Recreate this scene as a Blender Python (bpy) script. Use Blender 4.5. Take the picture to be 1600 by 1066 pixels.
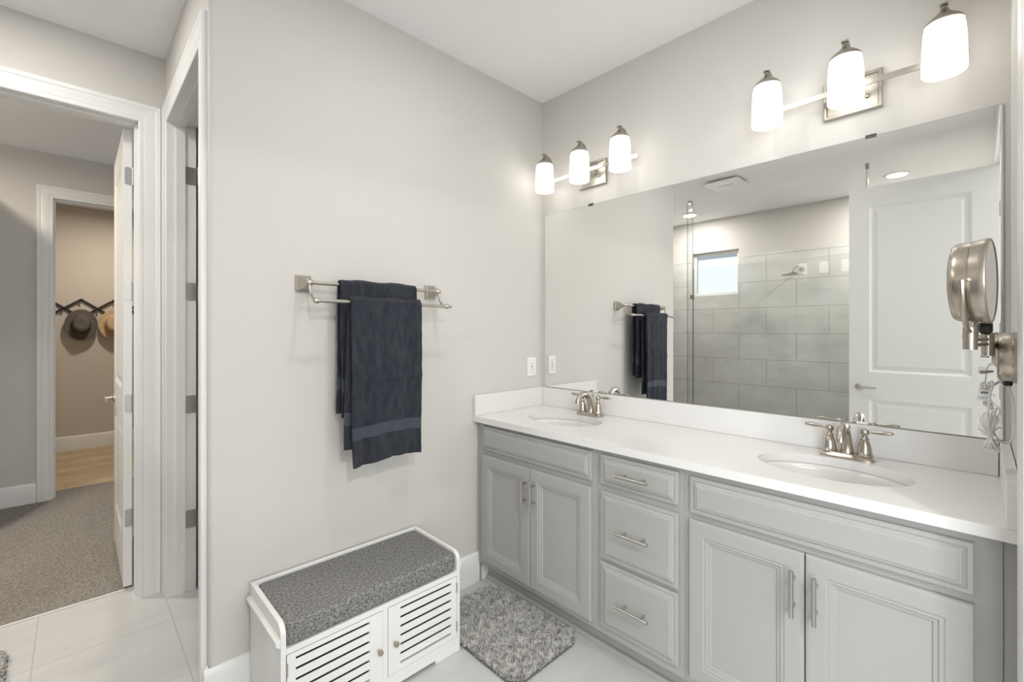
import bpy, math, random
from mathutils import Vector, Matrix
random.seed(7)
PI = math.pi
for o in list(bpy.data.objects): bpy.data.objects.remove(o)
scn = bpy.context.scene
COL = scn.collection

# ------------------------------------------------------------------ camera
cam_d = bpy.data.cameras.new('camera'); cam = bpy.data.objects.new('camera', cam_d); COL.objects.link(cam)
cam.location = (-2.0697, -1.8762, 1.3375)
cam.rotation_euler = (PI/2, 0, math.radians(46.03 - 90))
cam_d.sensor_width = 36; cam_d.lens = 706.73*36/1600
cam_d.shift_y = (517.17 - 533)/1600
cam_d.clip_start = 0.02
scn.camera = cam

# ------------------------------------------------------------------ view, world, large lights
scn.view_settings.view_transform = 'Standard'; scn.view_settings.look = 'None'
scn.view_settings.gamma = 1; scn.view_settings.use_curve_mapping = False
scn.view_settings.exposure = 0.24
W = bpy.data.worlds.new('world'); scn.world = W; W.use_nodes = True
bg = W.node_tree.nodes['Background']; bg.inputs[0].default_value = (0.90, 0.95, 1.0, 1); bg.inputs[1].default_value = 1.2

def area(name, loc, rot, sx, sy, power, col, shape='RECTANGLE', spread=None):
    d = bpy.data.lights.new(name, 'AREA'); d.shape = shape; d.size = sx
    if shape in ('RECTANGLE', 'ELLIPSE'): d.size_y = sy
    d.energy = power; d.color = col
    if spread: d.spread = math.radians(spread)
    o = bpy.data.objects.new(name, d); COL.objects.link(o); o.location = loc; o.rotation_euler = rot
    return o
# fill lights added at unseen bedroom windows behind the camera
area('bedroom_fill', (-1.7, -5.05, 1.45), (PI/2, 0, 0), 2.8, 1.9, 36, (0.93, 0.97, 1.0))
area('bedroom_side_fill', (-4.85, -3.7, 1.45), (0, -PI/2, 0), 1.9, 2.2, 115, (0.93, 0.97, 1.0))

LAMP_SHADE = 2.6        # emission of the frosted vanity shades

# ------------------------------------------------------------------ materials
def mat(name, col, rough=0.5, metal=0.0, bump=None, noise=None, **kw):
    m = bpy.data.materials.new(name); m.use_nodes = True
    nt = m.node_tree; b = nt.nodes['Principled BSDF']
    b.inputs['Base Color'].default_value = (*col, 1); b.inputs['Roughness'].default_value = rough
    b.inputs['Metallic'].default_value = metal
    for k, v in kw.items(): b.inputs[k.replace('_', ' ')].default_value = v
    tc = nt.nodes.new('ShaderNodeTexCoord')
    if bump:
        sc, st, dist = bump
        n = nt.nodes.new('ShaderNodeTexNoise'); n.inputs['Scale'].default_value = sc; n.inputs['Detail'].default_value = 3
        nt.links.new(tc.outputs['Object'], n.inputs['Vector'])
        bp_ = nt.nodes.new('ShaderNodeBump'); bp_.inputs['Strength'].default_value = st; bp_.inputs['Distance'].default_value = dist
        nt.links.new(n.outputs['Fac'], bp_.inputs['Height']); nt.links.new(bp_.outputs[0], b.inputs['Normal'])
    if noise:
        sc, c2, lo, hi = noise[:4]
        n = nt.nodes.new('ShaderNodeTexNoise'); n.inputs['Scale'].default_value = sc; n.inputs['Detail'].default_value = 5
        src = tc.outputs['Object']
        if len(noise) > 4:
            mp = nt.nodes.new('ShaderNodeMapping'); mp.inputs['Scale'].default_value = noise[4]
            nt.links.new(src, mp.inputs[0]); src = mp.outputs[0]
        nt.links.new(src, n.inputs['Vector'])
        r = nt.nodes.new('ShaderNodeMapRange'); r.inputs[1].default_value = lo; r.inputs[2].default_value = hi
        nt.links.new(n.outputs['Fac'], r.inputs[0])
        mx = nt.nodes.new('ShaderNodeMix'); mx.data_type = 'RGBA'
        mx.inputs['A'].default_value = (*col, 1); mx.inputs['B'].default_value = (*c2, 1)
        nt.links.new(r.outputs[0], mx.inputs['Factor']); nt.links.new(mx.outputs['Result'], b.inputs['Base Color'])
    return m

def tile_mat(name, w, h, off, loc, axes, c1, c2, grout, mortar, rough, cloud, stretch=(1, 1, 1), bricky=0.0):
    m = bpy.data.materials.new(name); m.use_nodes = True
    nt = m.node_tree; b = nt.nodes['Principled BSDF']; N = nt.nodes.new; L = nt.links.new
    tc = N('ShaderNodeTexCoord'); sp = N('ShaderNodeSeparateXYZ'); L(tc.outputs['Object'], sp.inputs[0])
    cb = N('ShaderNodeCombineXYZ')
    L(sp.outputs['XYZ'.index(axes[0])], cb.inputs[0]); L(sp.outputs['XYZ'.index(axes[1])], cb.inputs[1])
    mp = N('ShaderNodeMapping'); mp.inputs['Location'].default_value = (loc[0], loc[1], 0); L(cb.outputs[0], mp.inputs[0])
    br = N('ShaderNodeTexBrick'); br.offset = off; br.squash = 1; br.inputs['Scale'].default_value = 1
    br.inputs['Brick Width'].default_value = w; br.inputs['Row Height'].default_value = h
    br.inputs['Mortar Size'].default_value = mortar; br.inputs['Mortar Smooth'].default_value = 0.1
    br.inputs['Bias'].default_value = 0
    br.inputs['Color1'].default_value = (1, 1, 1, 1); br.inputs['Color2'].default_value = (1-bricky, 1-bricky, 1-bricky, 1)
    br.inputs['Mortar'].default_value = (1, 1, 1, 1)
    L(mp.outputs[0], br.inputs['Vector'])
    n = N('ShaderNodeTexNoise'); n.inputs['Scale'].default_value = cloud; n.inputs['Detail'].default_value = 6; n.inputs['Roughness'].default_value = 0.6
    m2 = N('ShaderNodeMapping'); m2.inputs['Scale'].default_value = stretch; L(tc.outputs['Object'], m2.inputs[0]); L(m2.outputs[0], n.inputs['Vector'])
    r = N('ShaderNodeMapRange'); r.inputs[1].default_value = 0.35; r.inputs[2].default_value = 0.68; L(n.outputs['Fac'], r.inputs[0])
    a = N('ShaderNodeMix'); a.data_type = 'RGBA'; a.inputs['A'].default_value = (*c1, 1); a.inputs['B'].default_value = (*c2, 1); L(r.outputs[0], a.inputs['Factor'])
    mu = N('ShaderNodeMix'); mu.data_type = 'RGBA'; mu.blend_type = 'MULTIPLY'; mu.inputs['Factor'].default_value = 1
    L(a.outputs['Result'], mu.inputs['A']); L(br.outputs['Color'], mu.inputs['B'])
    g = N('ShaderNodeMix'); g.data_type = 'RGBA'; L(br.outputs['Fac'], g.inputs['Factor']); L(mu.outputs['Result'], g.inputs['A']); g.inputs['B'].default_value = (*grout, 1)
    L(g.outputs['Result'], b.inputs['Base Color']); b.inputs['Roughness'].default_value = rough
    iv = N('ShaderNodeMath'); iv.operation = 'SUBTRACT'; iv.inputs[0].default_value = 1; L(br.outputs['Fac'], iv.inputs[1])
    bp_ = N('ShaderNodeBump'); bp_.inputs['Strength'].default_value = 0.4; bp_.inputs['Distance'].default_value = 0.002
    L(iv.outputs[0], bp_.inputs['Height']); L(bp_.outputs[0], b.inputs['Normal'])
    return m

M = {}
M['wall'] = mat('greige wall paint', (0.62, 0.60, 0.568), 0.75, bump=(140, 0.25, 0.002))
M['wall_hall'] = mat('beige hall paint', (0.60, 0.555, 0.50), 0.8, bump=(140, 0.2, 0.002))
M['ceiling'] = mat('ceiling paint', (0.93, 0.93, 0.93), 0.9, bump=(60, 0.25, 0.004))
M['trim'] = mat('white semi gloss trim', (0.80, 0.80, 0.785), 0.35)
M['door'] = mat('white door paint', (0.78, 0.78, 0.765), 0.38)
M['cab'] = mat('grey cabinet paint', (0.375, 0.375, 0.362), 0.42)
M['quartz'] = mat('white quartz', (0.77, 0.762, 0.75), 0.22, noise=(420, (0.74, 0.73, 0.715), 0.60, 0.66))
M['ceramic'] = mat('white ceramic', (0.78, 0.765, 0.74), 0.12)
M['nickel'] = mat('brushed nickel', (0.49, 0.445, 0.385), 0.27, 1.0)
M['nickel_sat'] = mat('satin nickel', (0.50, 0.47, 0.42), 0.34, 1.0)
M['steel'] = mat('satin steel', (0.52, 0.50, 0.47), 0.3, 1.0)
M['hinge'] = mat('grey hinge metal', (0.42, 0.42, 0.40), 0.35, 1.0)
M['mirror'] = mat('mirror silver', (0.93, 0.94, 0.93), 0.0, 1.0)
M['mirror_edge'] = mat('mirror edge', (0.45, 0.47, 0.45), 0.2, 0.6)
M['floor'] = tile_mat('floor tile', 0.45, 0.45, 0, (1.745, -0.28), 'XY', (0.62, 0.622, 0.615), (0.53, 0.532, 0.525), (0.47, 0.467, 0.45), 0.0025, 0.42, 2.2, (0.6, 2.2, 1))
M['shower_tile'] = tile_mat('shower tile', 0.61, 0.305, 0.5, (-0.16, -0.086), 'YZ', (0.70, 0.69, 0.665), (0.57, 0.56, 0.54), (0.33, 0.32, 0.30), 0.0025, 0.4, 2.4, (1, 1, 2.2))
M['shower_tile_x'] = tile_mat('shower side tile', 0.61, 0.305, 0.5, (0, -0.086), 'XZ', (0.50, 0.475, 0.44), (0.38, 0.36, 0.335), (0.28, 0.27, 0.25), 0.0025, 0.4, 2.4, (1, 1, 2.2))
M['wood'] = tile_mat('plank floor', 0.9, 0.16, 0.37, (0, 0), 'XY', (0.68, 0.56, 0.38), (0.48, 0.375, 0.24), (0.32, 0.25, 0.16), 0.0015, 0.5, 5, (1, 4, 1), 0.2)
M['carpet'] = mat('taupe carpet', (0.47, 0.445, 0.405), 0.95, bump=(170, 1.0, 0.015), noise=(120, (0.24, 0.222, 0.198), 0.36, 0.64))
M['strip'] = mat('threshold strip', (0.72, 0.71, 0.68), 0.4)
M['pure_white'] = mat('white painted wood', (0.80, 0.80, 0.79), 0.35)
M['dark'] = mat('painted gap shade', (0.02, 0.02, 0.02), 0.9)
M['black'] = mat('black plastic', (0.012, 0.012, 0.012), 0.35)
M['rack'] = mat('black rack metal', (0.015, 0.013, 0.012), 0.5)
M['plastic'] = mat('white plastic', (0.80, 0.79, 0.77), 0.3)
M['paper'] = mat('white label', (0.85, 0.85, 0.85), 0.6)
M['ink'] = mat('label ink', (0.12, 0.12, 0.12), 0.6)
M['cordm'] = mat('translucent white cord', (0.70, 0.68, 0.63), 0.3)
M['hat_grey'] = mat('dark grey felt', (0.105, 0.095, 0.085), 0.85, bump=(300, 0.3, 0.002))
M['hat_tan'] = mat('tan straw', (0.50, 0.36, 0.215), 0.8, bump=(160, 0.5, 0.003))
M['towel'] = mat('navy terry', (0.019, 0.023, 0.037), 0.95, bump=(420, 1.0, 0.006), noise=(30, (0.038, 0.042, 0.056), 0.42, 0.68, (1.6, 1, 0.5)), Sheen_Weight=0.04, Sheen_Roughness=0.5)
M['towel_band'] = mat('navy woven band', (0.040, 0.046, 0.068), 0.75, bump=(600, 0.3, 0.001), Sheen_Weight=0.1)
M['rug_base'] = mat('rug backing', (0.13, 0.13, 0.125), 0.95)
M['clip'] = mat('dark clip metal', (0.10, 0.10, 0.10), 0.3, 0.8)
M['eave'] = mat('grey eave paint', (0.42, 0.45, 0.50), 0.7)
M['frost'] = mat('added window pane', (0.85, 0.88, 0.9), 0.6)

def fabric():
    m = bpy.data.materials.new('grey tweed'); m.use_nodes = True; nt = m.node_tree; b = nt.nodes['Principled BSDF']
    N = nt.nodes.new; L = nt.links.new; tc = N('ShaderNodeTexCoord'); outs = []
    for s in ((90, 340, 200), (340, 90, 200)):
        mp = N('ShaderNodeMapping'); mp.inputs['Scale'].default_value = s; L(tc.outputs['Object'], mp.inputs[0])
        n = N('ShaderNodeTexNoise'); n.inputs['Scale'].default_value = 1; n.inputs['Detail'].default_value = 2; L(mp.outputs[0], n.inputs['Vector']); outs.append(n)
    ad = N('ShaderNodeMath'); ad.operation = 'ADD'; L(outs[0].outputs['Fac'], ad.inputs[0]); L(outs[1].outputs['Fac'], ad.inputs[1])
    r = N('ShaderNodeMapRange'); r.inputs[1].default_value = 0.84; r.inputs[2].default_value = 1.16; L(ad.outputs[0], r.inputs[0])
    mx = N('ShaderNodeMix'); mx.data_type = 'RGBA'; mx.inputs['A'].default_value = (0.085, 0.085, 0.08, 1); mx.inputs['B'].default_value = (0.30, 0.297, 0.285, 1)
    L(r.outputs[0], mx.inputs['Factor']); L(mx.outputs['Result'], b.inputs['Base Color']); b.inputs['Roughness'].default_value = 0.9
    bp_ = N('ShaderNodeBump'); bp_.inputs['Strength'].default_value = 0.5; bp_.inputs['Distance'].default_value = 0.001
    L(ad.outputs[0], bp_.inputs['Height']); L(bp_.outputs[0], b.inputs['Normal'])
    return m
M['fabric'] = fabric()

def pile():
    m = bpy.data.materials.new('grey shag'); m.use_nodes = True; nt = m.node_tree; b = nt.nodes['Principled BSDF']
    N = nt.nodes.new; L = nt.links.new
    tc = N('ShaderNodeTexCoord'); n = N('ShaderNodeTexNoise'); n.inputs['Scale'].default_value = 38; n.inputs['Detail'].default_value = 3; L(tc.outputs['Object'], n.inputs['Vector'])
    n2 = N('ShaderNodeTexNoise'); n2.inputs['Scale'].default_value = 260; L(tc.outputs['Object'], n2.inputs['Vector'])
    ad = N('ShaderNodeMath'); ad.operation = 'ADD'; L(n.outputs['Fac'], ad.inputs[0]); L(n2.outputs['Fac'], ad.inputs[1])
    r = N('ShaderNodeMapRange'); r.inputs[1].default_value = 0.75; r.inputs[2].default_value = 1.25; L(ad.outputs[0], r.inputs[0])
    mx = N('ShaderNodeMix'); mx.data_type = 'RGBA'; mx.inputs['A'].default_value = (0.36, 0.355, 0.335, 1); mx.inputs['B'].default_value = (0.70, 0.69, 0.665, 1)
    L(r.outputs[0], mx.inputs['Factor']); L(mx.outputs['Result'], b.inputs['Base Color']); b.inputs['Roughness'].default_value = 0.8
    return m
M['pile'] = pile()

def glass():
    m = bpy.data.materials.new('clear shower glass'); m.use_nodes = True; nt = m.node_tree
    for n in list(nt.nodes):
        if n.type == 'BSDF_PRINCIPLED': nt.nodes.remove(n)
    N = nt.nodes.new; out = [n for n in nt.nodes if n.type == 'OUTPUT_MATERIAL'][0]
    t = N('ShaderNodeBsdfTransparent'); t.inputs[0].default_value = (0.965, 0.98, 0.972, 1)
    g = N('ShaderNodeBsdfGlossy'); g.inputs['Roughness'].default_value = 0.0
    f = N('ShaderNodeFresnel'); f.inputs['IOR'].default_value = 1.5
    mx = N('ShaderNodeMixShader'); L = nt.links.new
    L(f.outputs[0], mx.inputs[0]); L(t.outputs[0], mx.inputs[1]); L(g.outputs[0], mx.inputs[2]); L(mx.outputs[0], out.inputs[0])
    return m
M['glass'] = glass()
M['glass_edge'] = mat('green glass edge', (0.16, 0.30, 0.26), 0.15)

def emit(name, col, s):
    m = bpy.data.materials.new(name); m.use_nodes = True; b = m.node_tree.nodes['Principled BSDF']
    b.inputs['Base Color'].default_value = (0.85, 0.85, 0.85, 1)
    b.inputs['Emission Color'].default_value = (*col, 1); b.inputs['Emission Strength'].default_value = s
    b.inputs['Roughness'].default_value = 0.35
    return m
M['shade'] = emit('lit frosted shade', (1.0, 0.97, 0.925), LAMP_SHADE)
M['lens'] = emit('lit downlight lens', (1.0, 0.97, 0.92), 5)

# ------------------------------------------------------------------ mesh builder
class MB:
    def __init__(s): s.v = []; s.f = []; s.mi = []; s.m = 0
    def add(s, vs, fs):
        b = len(s.v); s.v += [tuple(v) for v in vs]; s.f += [tuple(i+b for i in f) for f in fs]; s.mi += [s.m]*len(fs); return s
    def box(s, x0, x1, y0, y1, z0, z1):
        x0, x1 = min(x0, x1), max(x0, x1); y0, y1 = min(y0, y1), max(y0, y1); z0, z1 = min(z0, z1), max(z0, z1)
        return s.add([(x0,y0,z0),(x1,y0,z0),(x1,y1,z0),(x0,y1,z0),(x0,y0,z1),(x1,y0,z1),(x1,y1,z1),(x0,y1,z1)],
                     [(0,3,2,1),(4,5,6,7),(0,1,5,4),(1,2,6,5),(2,3,7,6),(3,0,4,7)])
    def prism(s, pts, z0, z1):            # plan polygon (ccw) extruded up
        n = len(pts)
        return s.add([(x,y,z0) for x,y in pts]+[(x,y,z1) for x,y in pts],
                     [tuple(range(n-1,-1,-1)), tuple(range(n,2*n))]+[(i,(i+1)%n,n+(i+1)%n,n+i) for i in range(n)])
    def extr(s, pts, fn, a, b):           # 2D polygon extruded along a third axis through fn(p,q,t)
        n = len(pts)
        return s.add([fn(p,q,a) for p,q in pts]+[fn(p,q,b) for p,q in pts],
                     [tuple(range(n-1,-1,-1)), tuple(range(n,2*n))]+[(i,(i+1)%n,n+(i+1)%n,n+i) for i in range(n)])
    def tube(s, path, r, n=12, caps=True, closed=False):
        P = [Vector(p) for p in path]; R = r if isinstance(r, (list, tuple)) else [r]*len(P)
        T = []
        for i in range(len(P)):
            a = P[(i-1) % len(P)] if (i > 0 or closed) else P[i]; b = P[(i+1) % len(P)] if (i < len(P)-1 or closed) else P[i]
            T.append((b-a).normalized())
        up = Vector((0,0,1)) if abs(T[0].z) < 0.9 else Vector((1,0,0))
        U = (up - T[0]*up.dot(T[0])).normalized(); vs = []
        for i in range(len(P)):
            U = (U - T[i]*U.dot(T[i])).normalized(); V = T[i].cross(U)
            for k in range(n):
                a = 2*PI*k/n; vs.append(P[i]+(U*math.cos(a)+V*math.sin(a))*R[i])
        fs = []; m = len(P)
        for i in range(m if closed else m-1):
            j = (i+1) % m
            for k in range(n): fs.append((i*n+k, i*n+(k+1)%n, j*n+(k+1)%n, j*n+k))
        if caps and not closed: fs.append(tuple(range(n-1,-1,-1))); fs.append(tuple((m-1)*n+k for k in range(n)))
        return s.add(vs, fs)
    def lathe(s, prof, c=(0,0,0), axis=(0,0,1), n=32, sx=1, sy=1):
        A = Vector(axis).normalized(); h = Vector((1,0,0)) if abs(A.x) < 0.9 else Vector((0,1,0))
        U = (h-A*h.dot(A)).normalized(); V = A.cross(U); C = Vector(c); vs = []; fs = []
        for (r, z) in prof:
            r = max(r, 1e-5)
            for k in range(n):
                a = 2*PI*k/n; vs.append(C+A*z+U*(r*math.cos(a)*sx)+V*(r*math.sin(a)*sy))
        m = len(prof)
        for i in range(m-1):
            for k in range(n): fs.append((i*n+k, i*n+(k+1)%n, (i+1)*n+(k+1)%n, (i+1)*n+k))
        fs.append(tuple(range(n-1,-1,-1))); fs.append(tuple((m-1)*n+k for k in range(n)))
        return s.add(vs, fs)
    def rings(s, fn, u0, u1, v0, v1, prof, back=None):   # nested rectangles: prof = [(inset, height)...], fn(u,v,h)
        rects = []
        for (i, h) in prof:
            rects.append([fn(u0+i,v0+i,h),fn(u1-i,v0+i,h),fn(u1-i,v1-i,h),fn(u0+i,v1-i,h)])
        vs = [p for r in rects for p in r]; fs = []
        for i in range(len(rects)-1):
            for k in range(4): fs.append((4*i+k,4*i+(k+1)%4,4*(i+1)+(k+1)%4,4*(i+1)+k))
        e = 4*(len(rects)-1); fs.append((e,e+1,e+2,e+3))
        if back is not None: fs.append((3,2,1,0))
        return s.add(vs, fs)
    def build(s, name, m, parent=None, smooth=False, bevel=0, seg=2, angle=35):
        me = bpy.data.meshes.new(name); me.from_pydata([tuple(v) for v in s.v], [], s.f)
        ms = m if isinstance(m, (list, tuple)) else [m]
        for q in ms: me.materials.append(q)
        if len(ms) > 1: me.polygons.foreach_set('material_index', s.mi)
        me.validate(); me.update()
        import bmesh
        b = bmesh.new(); b.from_mesh(me); bmesh.ops.recalc_face_normals(b, faces=b.faces); b.to_mesh(me); b.free()
        o = bpy.data.objects.new(name, me); COL.objects.link(o)
        if smooth:
            me.polygons.foreach_set('use_smooth', [True]*len(me.polygons))
            try: me.set_sharp_from_angle(angle=math.radians(angle))
            except Exception: pass
        if bevel:
            bv = o.modifiers.new('bevel', 'BEVEL'); bv.width = bevel; bv.segments = seg; bv.limit_method = 'ANGLE'; bv.angle_limit = math.radians(40)
            bv.harden_normals = False
        if parent is not None:
            o.parent = parent; o.matrix_parent_inverse = pinv(parent)
        return o
def pinv(p):
    m = Matrix.Translation(p.location) if p.type == 'EMPTY' else Matrix.Identity(4)
    return m.inverted()
def thing(name, loc, label, cat, group=None):
    o = bpy.data.objects.new(name, None); COL.objects.link(o); o.location = loc; o.empty_display_size = 0.05
    o['label'] = label; o['category'] = cat
    if group: o['group'] = group
    return o
def tag(o, label, cat, group=None):
    o['label'] = label; o['category'] = cat
    if group: o['group'] = group
    return o
def struct(o, label, cat='wall'):
    o['kind'] = 'structure'; o['label'] = label; o['category'] = cat; return o
def copy_tree(o, parent=None):
    c = o.copy(); COL.objects.link(c)
    if parent is not None:
        c.parent = parent; c.matrix_parent_inverse = o.matrix_parent_inverse.copy()
    for ch in [x for x in bpy.data.objects if x.parent == o]: copy_tree(ch, c)
    return c
def arc(c, r, a0, a1, n, fn):
    return [fn(c[0]+r*math.cos(a0+(a1-a0)*i/n), c[1]+r*math.sin(a0+(a1-a0)*i/n)) for i in range(n+1)]

# ------------------------------------------------------------------ the shell
H = 2.74; WX = -1.735; WE = -1.94; Y1 = 1.053; Y1B = 1.173; Y2 = 3.22; Y3 = 5.2
XL = -3.73; DH = 2.385; JT = 0.018
def wbox(name, label, boxes, m='wall'):
    mb = MB()
    for b in boxes: mb.box(*b)
    return struct(mb.build(name, M[m]), label)
b = MB(); cr = 0.018
pts = [(WX+cr-cr*math.sin(t), cr-cr*math.cos(t)) for t in [PI/2*(1-i/8) for i in range(9)]] + [(0, 0), (0, 0.12-JT), (WX, 0.12-JT)]
pts = pts
b.prism(pts, 0, H)
struct(b.build('wall_back', M['wall'], smooth=True, angle=30), 'greige wall with the towel bar')
wbox('wall_vanity', 'greige wall carrying the wide mirror and the vanity lights', [(0, 0.12, -2.06, Y1B, 0, H)])
wbox('wall_nook', 'short greige wall over the narrow doorway beside the towel wall', [(WX, WX+0.115, 0.12-JT, 0.95+JT, DH+JT, H), (WX, WX+0.115, 0.95+JT, Y1, 0, H)])
wbox('wall_closet', 'greige wall around the carpeted room doorway', [(XL-0.12, -2.62-JT, Y1, Y1B, 0, H), (-1.845+JT, 0, Y1, Y1B, 0, H), (-2.62-JT, -1.845+JT, Y1, Y1B, DH+JT, H)])
DE = 2.445
wbox('wall_entry', 'greige wall at the right end of the vanity', [(-0.70+JT, 0, -2.06, WE, 0, H), (XL-0.12, -2.34-JT, -2.06, WE-0.05, 0, H), (-2.34-JT, -0.70+JT, -2.06, WE, DE+JT, H)])
wy0, wy1, wz0, wz1 = 0.162, 0.731, 1.785, 2.335
wbox('wall_shower', 'painted wall above the shower tile', [(XL-0.12, XL, -2.06, wy0, 0, H), (XL-0.12, XL, wy1, Y1B, 0, H), (XL-0.12, XL, wy0, wy1, 0, wz0), (XL-0.12, XL, wy0, wy1, wz1, H)])
tt = 0.012
mb = MB()
for q in [(XL, XL+tt, WE, wy0, 0, 2.25), (XL, XL+tt, wy1, Y1, 0, 2.25), (XL, XL+tt, wy0, wy1, 0, wz0)]: mb.box(*q)
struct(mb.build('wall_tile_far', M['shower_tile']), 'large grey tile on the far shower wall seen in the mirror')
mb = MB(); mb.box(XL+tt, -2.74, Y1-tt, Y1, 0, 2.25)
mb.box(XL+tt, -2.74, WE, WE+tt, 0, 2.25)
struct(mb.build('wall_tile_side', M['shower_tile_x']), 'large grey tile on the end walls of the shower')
b = MB().box(XL-0.12, 0.12, -2.06, Y1B+0.008, -0.1, 0); struct(b.build('floor', M['floor']), 'pale square stone look floor tile', 'floor')
b = MB().box(-5, 2, -7.2, 6, H, H+0.1); struct(b.build('ceiling', M['ceiling']), 'white textured ceiling', 'ceiling')
b = MB().box(-2.62-JT, -1.845+JT, Y1B+0.008, Y1B+0.026, -0.02, 0.004); struct(b.build('trim_1', M['strip']), 'pale metal strip between tile and carpet', 'trim')
b = MB().box(-4.2, 0.6, Y1B+0.026, 3.47, -0.1, 0.006); struct(b.build('floor_carpet', M['carpet']), 'taupe carpet in the room beyond the left doorway', 'floor')
b = MB().box(-4.2, 0.6, 3.47, Y3+0.1, -0.1, 0.0); struct(b.build('floor_planks', M['wood']), 'light wood plank floor under the hats', 'floor')
X2 = -2.198
wbox('wall_far', 'wall with the second doorway beyond the carpet', [(-4.2, X2-JT, Y2, Y2+0.12, 0, H), (X2-JT, -1.40, Y2, Y2+0.12, 2.387+JT, H), (-1.40, 0.6, Y2, Y2+0.12, 0, H)], 'wall')
wbox('wall_hall', 'beige wall behind the hats', [(-4.2, 0.6, Y3, Y3+0.1, 0, H)], 'wall_hall')
wbox('wall_hall_side', 'side walls of the rooms beyond the left doorway', [(-4.2, -4.1, Y1B, Y3, 0, H), (0.5, 0.6, Y1B, Y3, 0, H)], 'wall_hall')
# bedroom behind the camera, with window openings added for the fill lights
wbox('wall_bedroom', 'bedroom walls behind the doorway', [(-5, -4.9, -5.1, -4.85, 0, H), (-5, -4.9, -2.55, -2.06, 0, H), (-5, -4.9, -4.85, -2.55, 0, 0.45), (-5, -4.9, -4.85, -2.55, 2.45, H), (1.4, 1.5, -5.1, -2.06, 0, H), (-5, XL-0.12, -2.16, -2.06, 0, H), (0.12, 1.5, -2.16, -2.06, 0, H),
     (-5, -3.15, -5.2, -5.1, 0, H), (-0.25, 1.5, -5.2, -5.1, 0, H), (-3.15, -0.25, -5.2, -5.1, 0, 0.45), (-3.15, -0.25, -5.2, -5.1, 2.45, H)])
b = MB().box(-5, 1.5, -5.2, -2.06, -0.1, 0.0); struct(b.build('floor_bedroom', M['carpet']), 'bedroom carpet behind the doorway', 'floor')

# baseboards
def base_run(name, p0, p1, nrm, label, h=0.155, t=0.015):
    p0 = Vector((*p0, 0)); p1 = Vector((*p1, 0)); N = Vector((*nrm, 0)); D = (p1-p0); L = D.length; D = D.normalized()
    prof = [(0, 0), (t, 0), (t, h-0.022), (t*0.8, h-0.012), (t*0.55, h-0.004), (t*0.25, h), (0, h)]
    mb = MB().extr(prof, lambda p, q, s: tuple(p0+D*s+N*p+Vector((0, 0, q))), 0, L)
    return struct(mb.build(name, M['trim'], smooth=True, angle=50), label, 'baseboard')
base_run('baseboard_back', (WX-0.015, 0), (-0.44, 0), (0, -1), 'white baseboard along the towel wall')
base_run('baseboard_corner', (WX, 0.0), (WX, 0.03), (-1, 0), 'white baseboard return at the wall corner')
base_run('baseboard_far', (-4.0, Y2), (X2-0.092, Y2), (0, -1), 'white baseboard beside the second doorway', 0.16)
base_run('baseboard_hall', (-4.0, Y3), (0.4, Y3), (0, -1), 'white baseboard below the hats', 0.16)

# door casings with jamb linings, swept and mitred
CW = 0.09
CPROF = [(0.0, 0.0), (0.0, 0.008), (0.004, 0.011), (0.016, 0.012), (0.020, 0.0095), (0.026, 0.013), (0.060, 0.0165), (0.066, 0.0145), (0.072, 0.018), (0.086, 0.019), (0.09, 0.016), (0.09, 0.0)]
def casing(mb, fn, u0, u1, h, prof=CPROF, legs='both'):
    vs = []; n = len(prof)
    for (o, d) in prof:
        vs += [fn(u0-o, 0, d), fn(u0-o, h+o, d), fn(u1+o, h+o, d), fn(u1+o, 0, d)]
    fs = []
    for i in range(n):
        j = (i+1) % n
        for k in range(3): fs.append((4*i+k, 4*i+k+1, 4*j+k+1, 4*j+k))
    fs.append(tuple(4*i for i in range(n))); fs.append(tuple(4*i+3 for i in range(n)))
    mb.add(vs, fs)
def jamb(mb, fn, u0, u1, h, d0, d1, stop=None):
    def bx(a0, a1, v0, v1, e0, e1):
        P = [fn(a, v, e) for a in (a0, a1) for v in (v0, v1) for e in (e0, e1)]
        mb.add(P, [(0,1,3,2),(4,6,7,5),(0,4,5,1),(2,3,7,6),(0,2,6,4),(1,5,7,3)])
    t = JT-0.001
    bx(u0-t, u0, 0, h+t, d0, d1); bx(u1, u1+t, 0, h+t, d0, d1); bx(u0, u1, h, h+t, d0, d1)
    if stop:
        s0, s1 = stop; bx(u0, u0+0.011, 0, h, s0, s1); bx(u1-0.011, u1, 0, h, s0, s1); bx(u0+0.011, u1-0.011, h-0.011, h, s0, s1)
# carpeted room doorway, plane y=Y1 facing -y
f = lambda u, v, d: (u, Y1-d, v)
mb = MB(); casing(mb, f, -2.62, -1.845, DH); jamb(mb, f, -2.62, -1.845, DH, 0.0, -0.12, (-0.035, -0.075))
struct(mb.build('trim_2', M['trim'], smooth=True, angle=25), 'white casing around the carpeted room doorway', 'trim')
# narrow room doorway, plane x=WX facing -x
f = lambda u, v, d: (WX-d, u, v)
mb = MB(); casing(mb, f, 0.12, 0.95, DH); jamb(mb, f, 0.12, 0.95, DH, 0.0, -0.115, (-0.030, -0.068))
struct(mb.build('trim_3', M['trim'], smooth=True, angle=25), 'white casing around the narrow room doorway', 'trim')
# second doorway, plane y=Y2 facing -y
f = lambda u, v, d: (u, Y2-d, v)
mb = MB(); casing(mb, f, X2, -1.418, 2.387); jamb(mb, f, X2, -1.418, 2.387, 0.0, -0.12, (-0.04, -0.08))
struct(mb.build('trim_4', M['trim'], smooth=True, angle=25), 'white casing around the doorway to the hats', 'trim')
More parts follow.
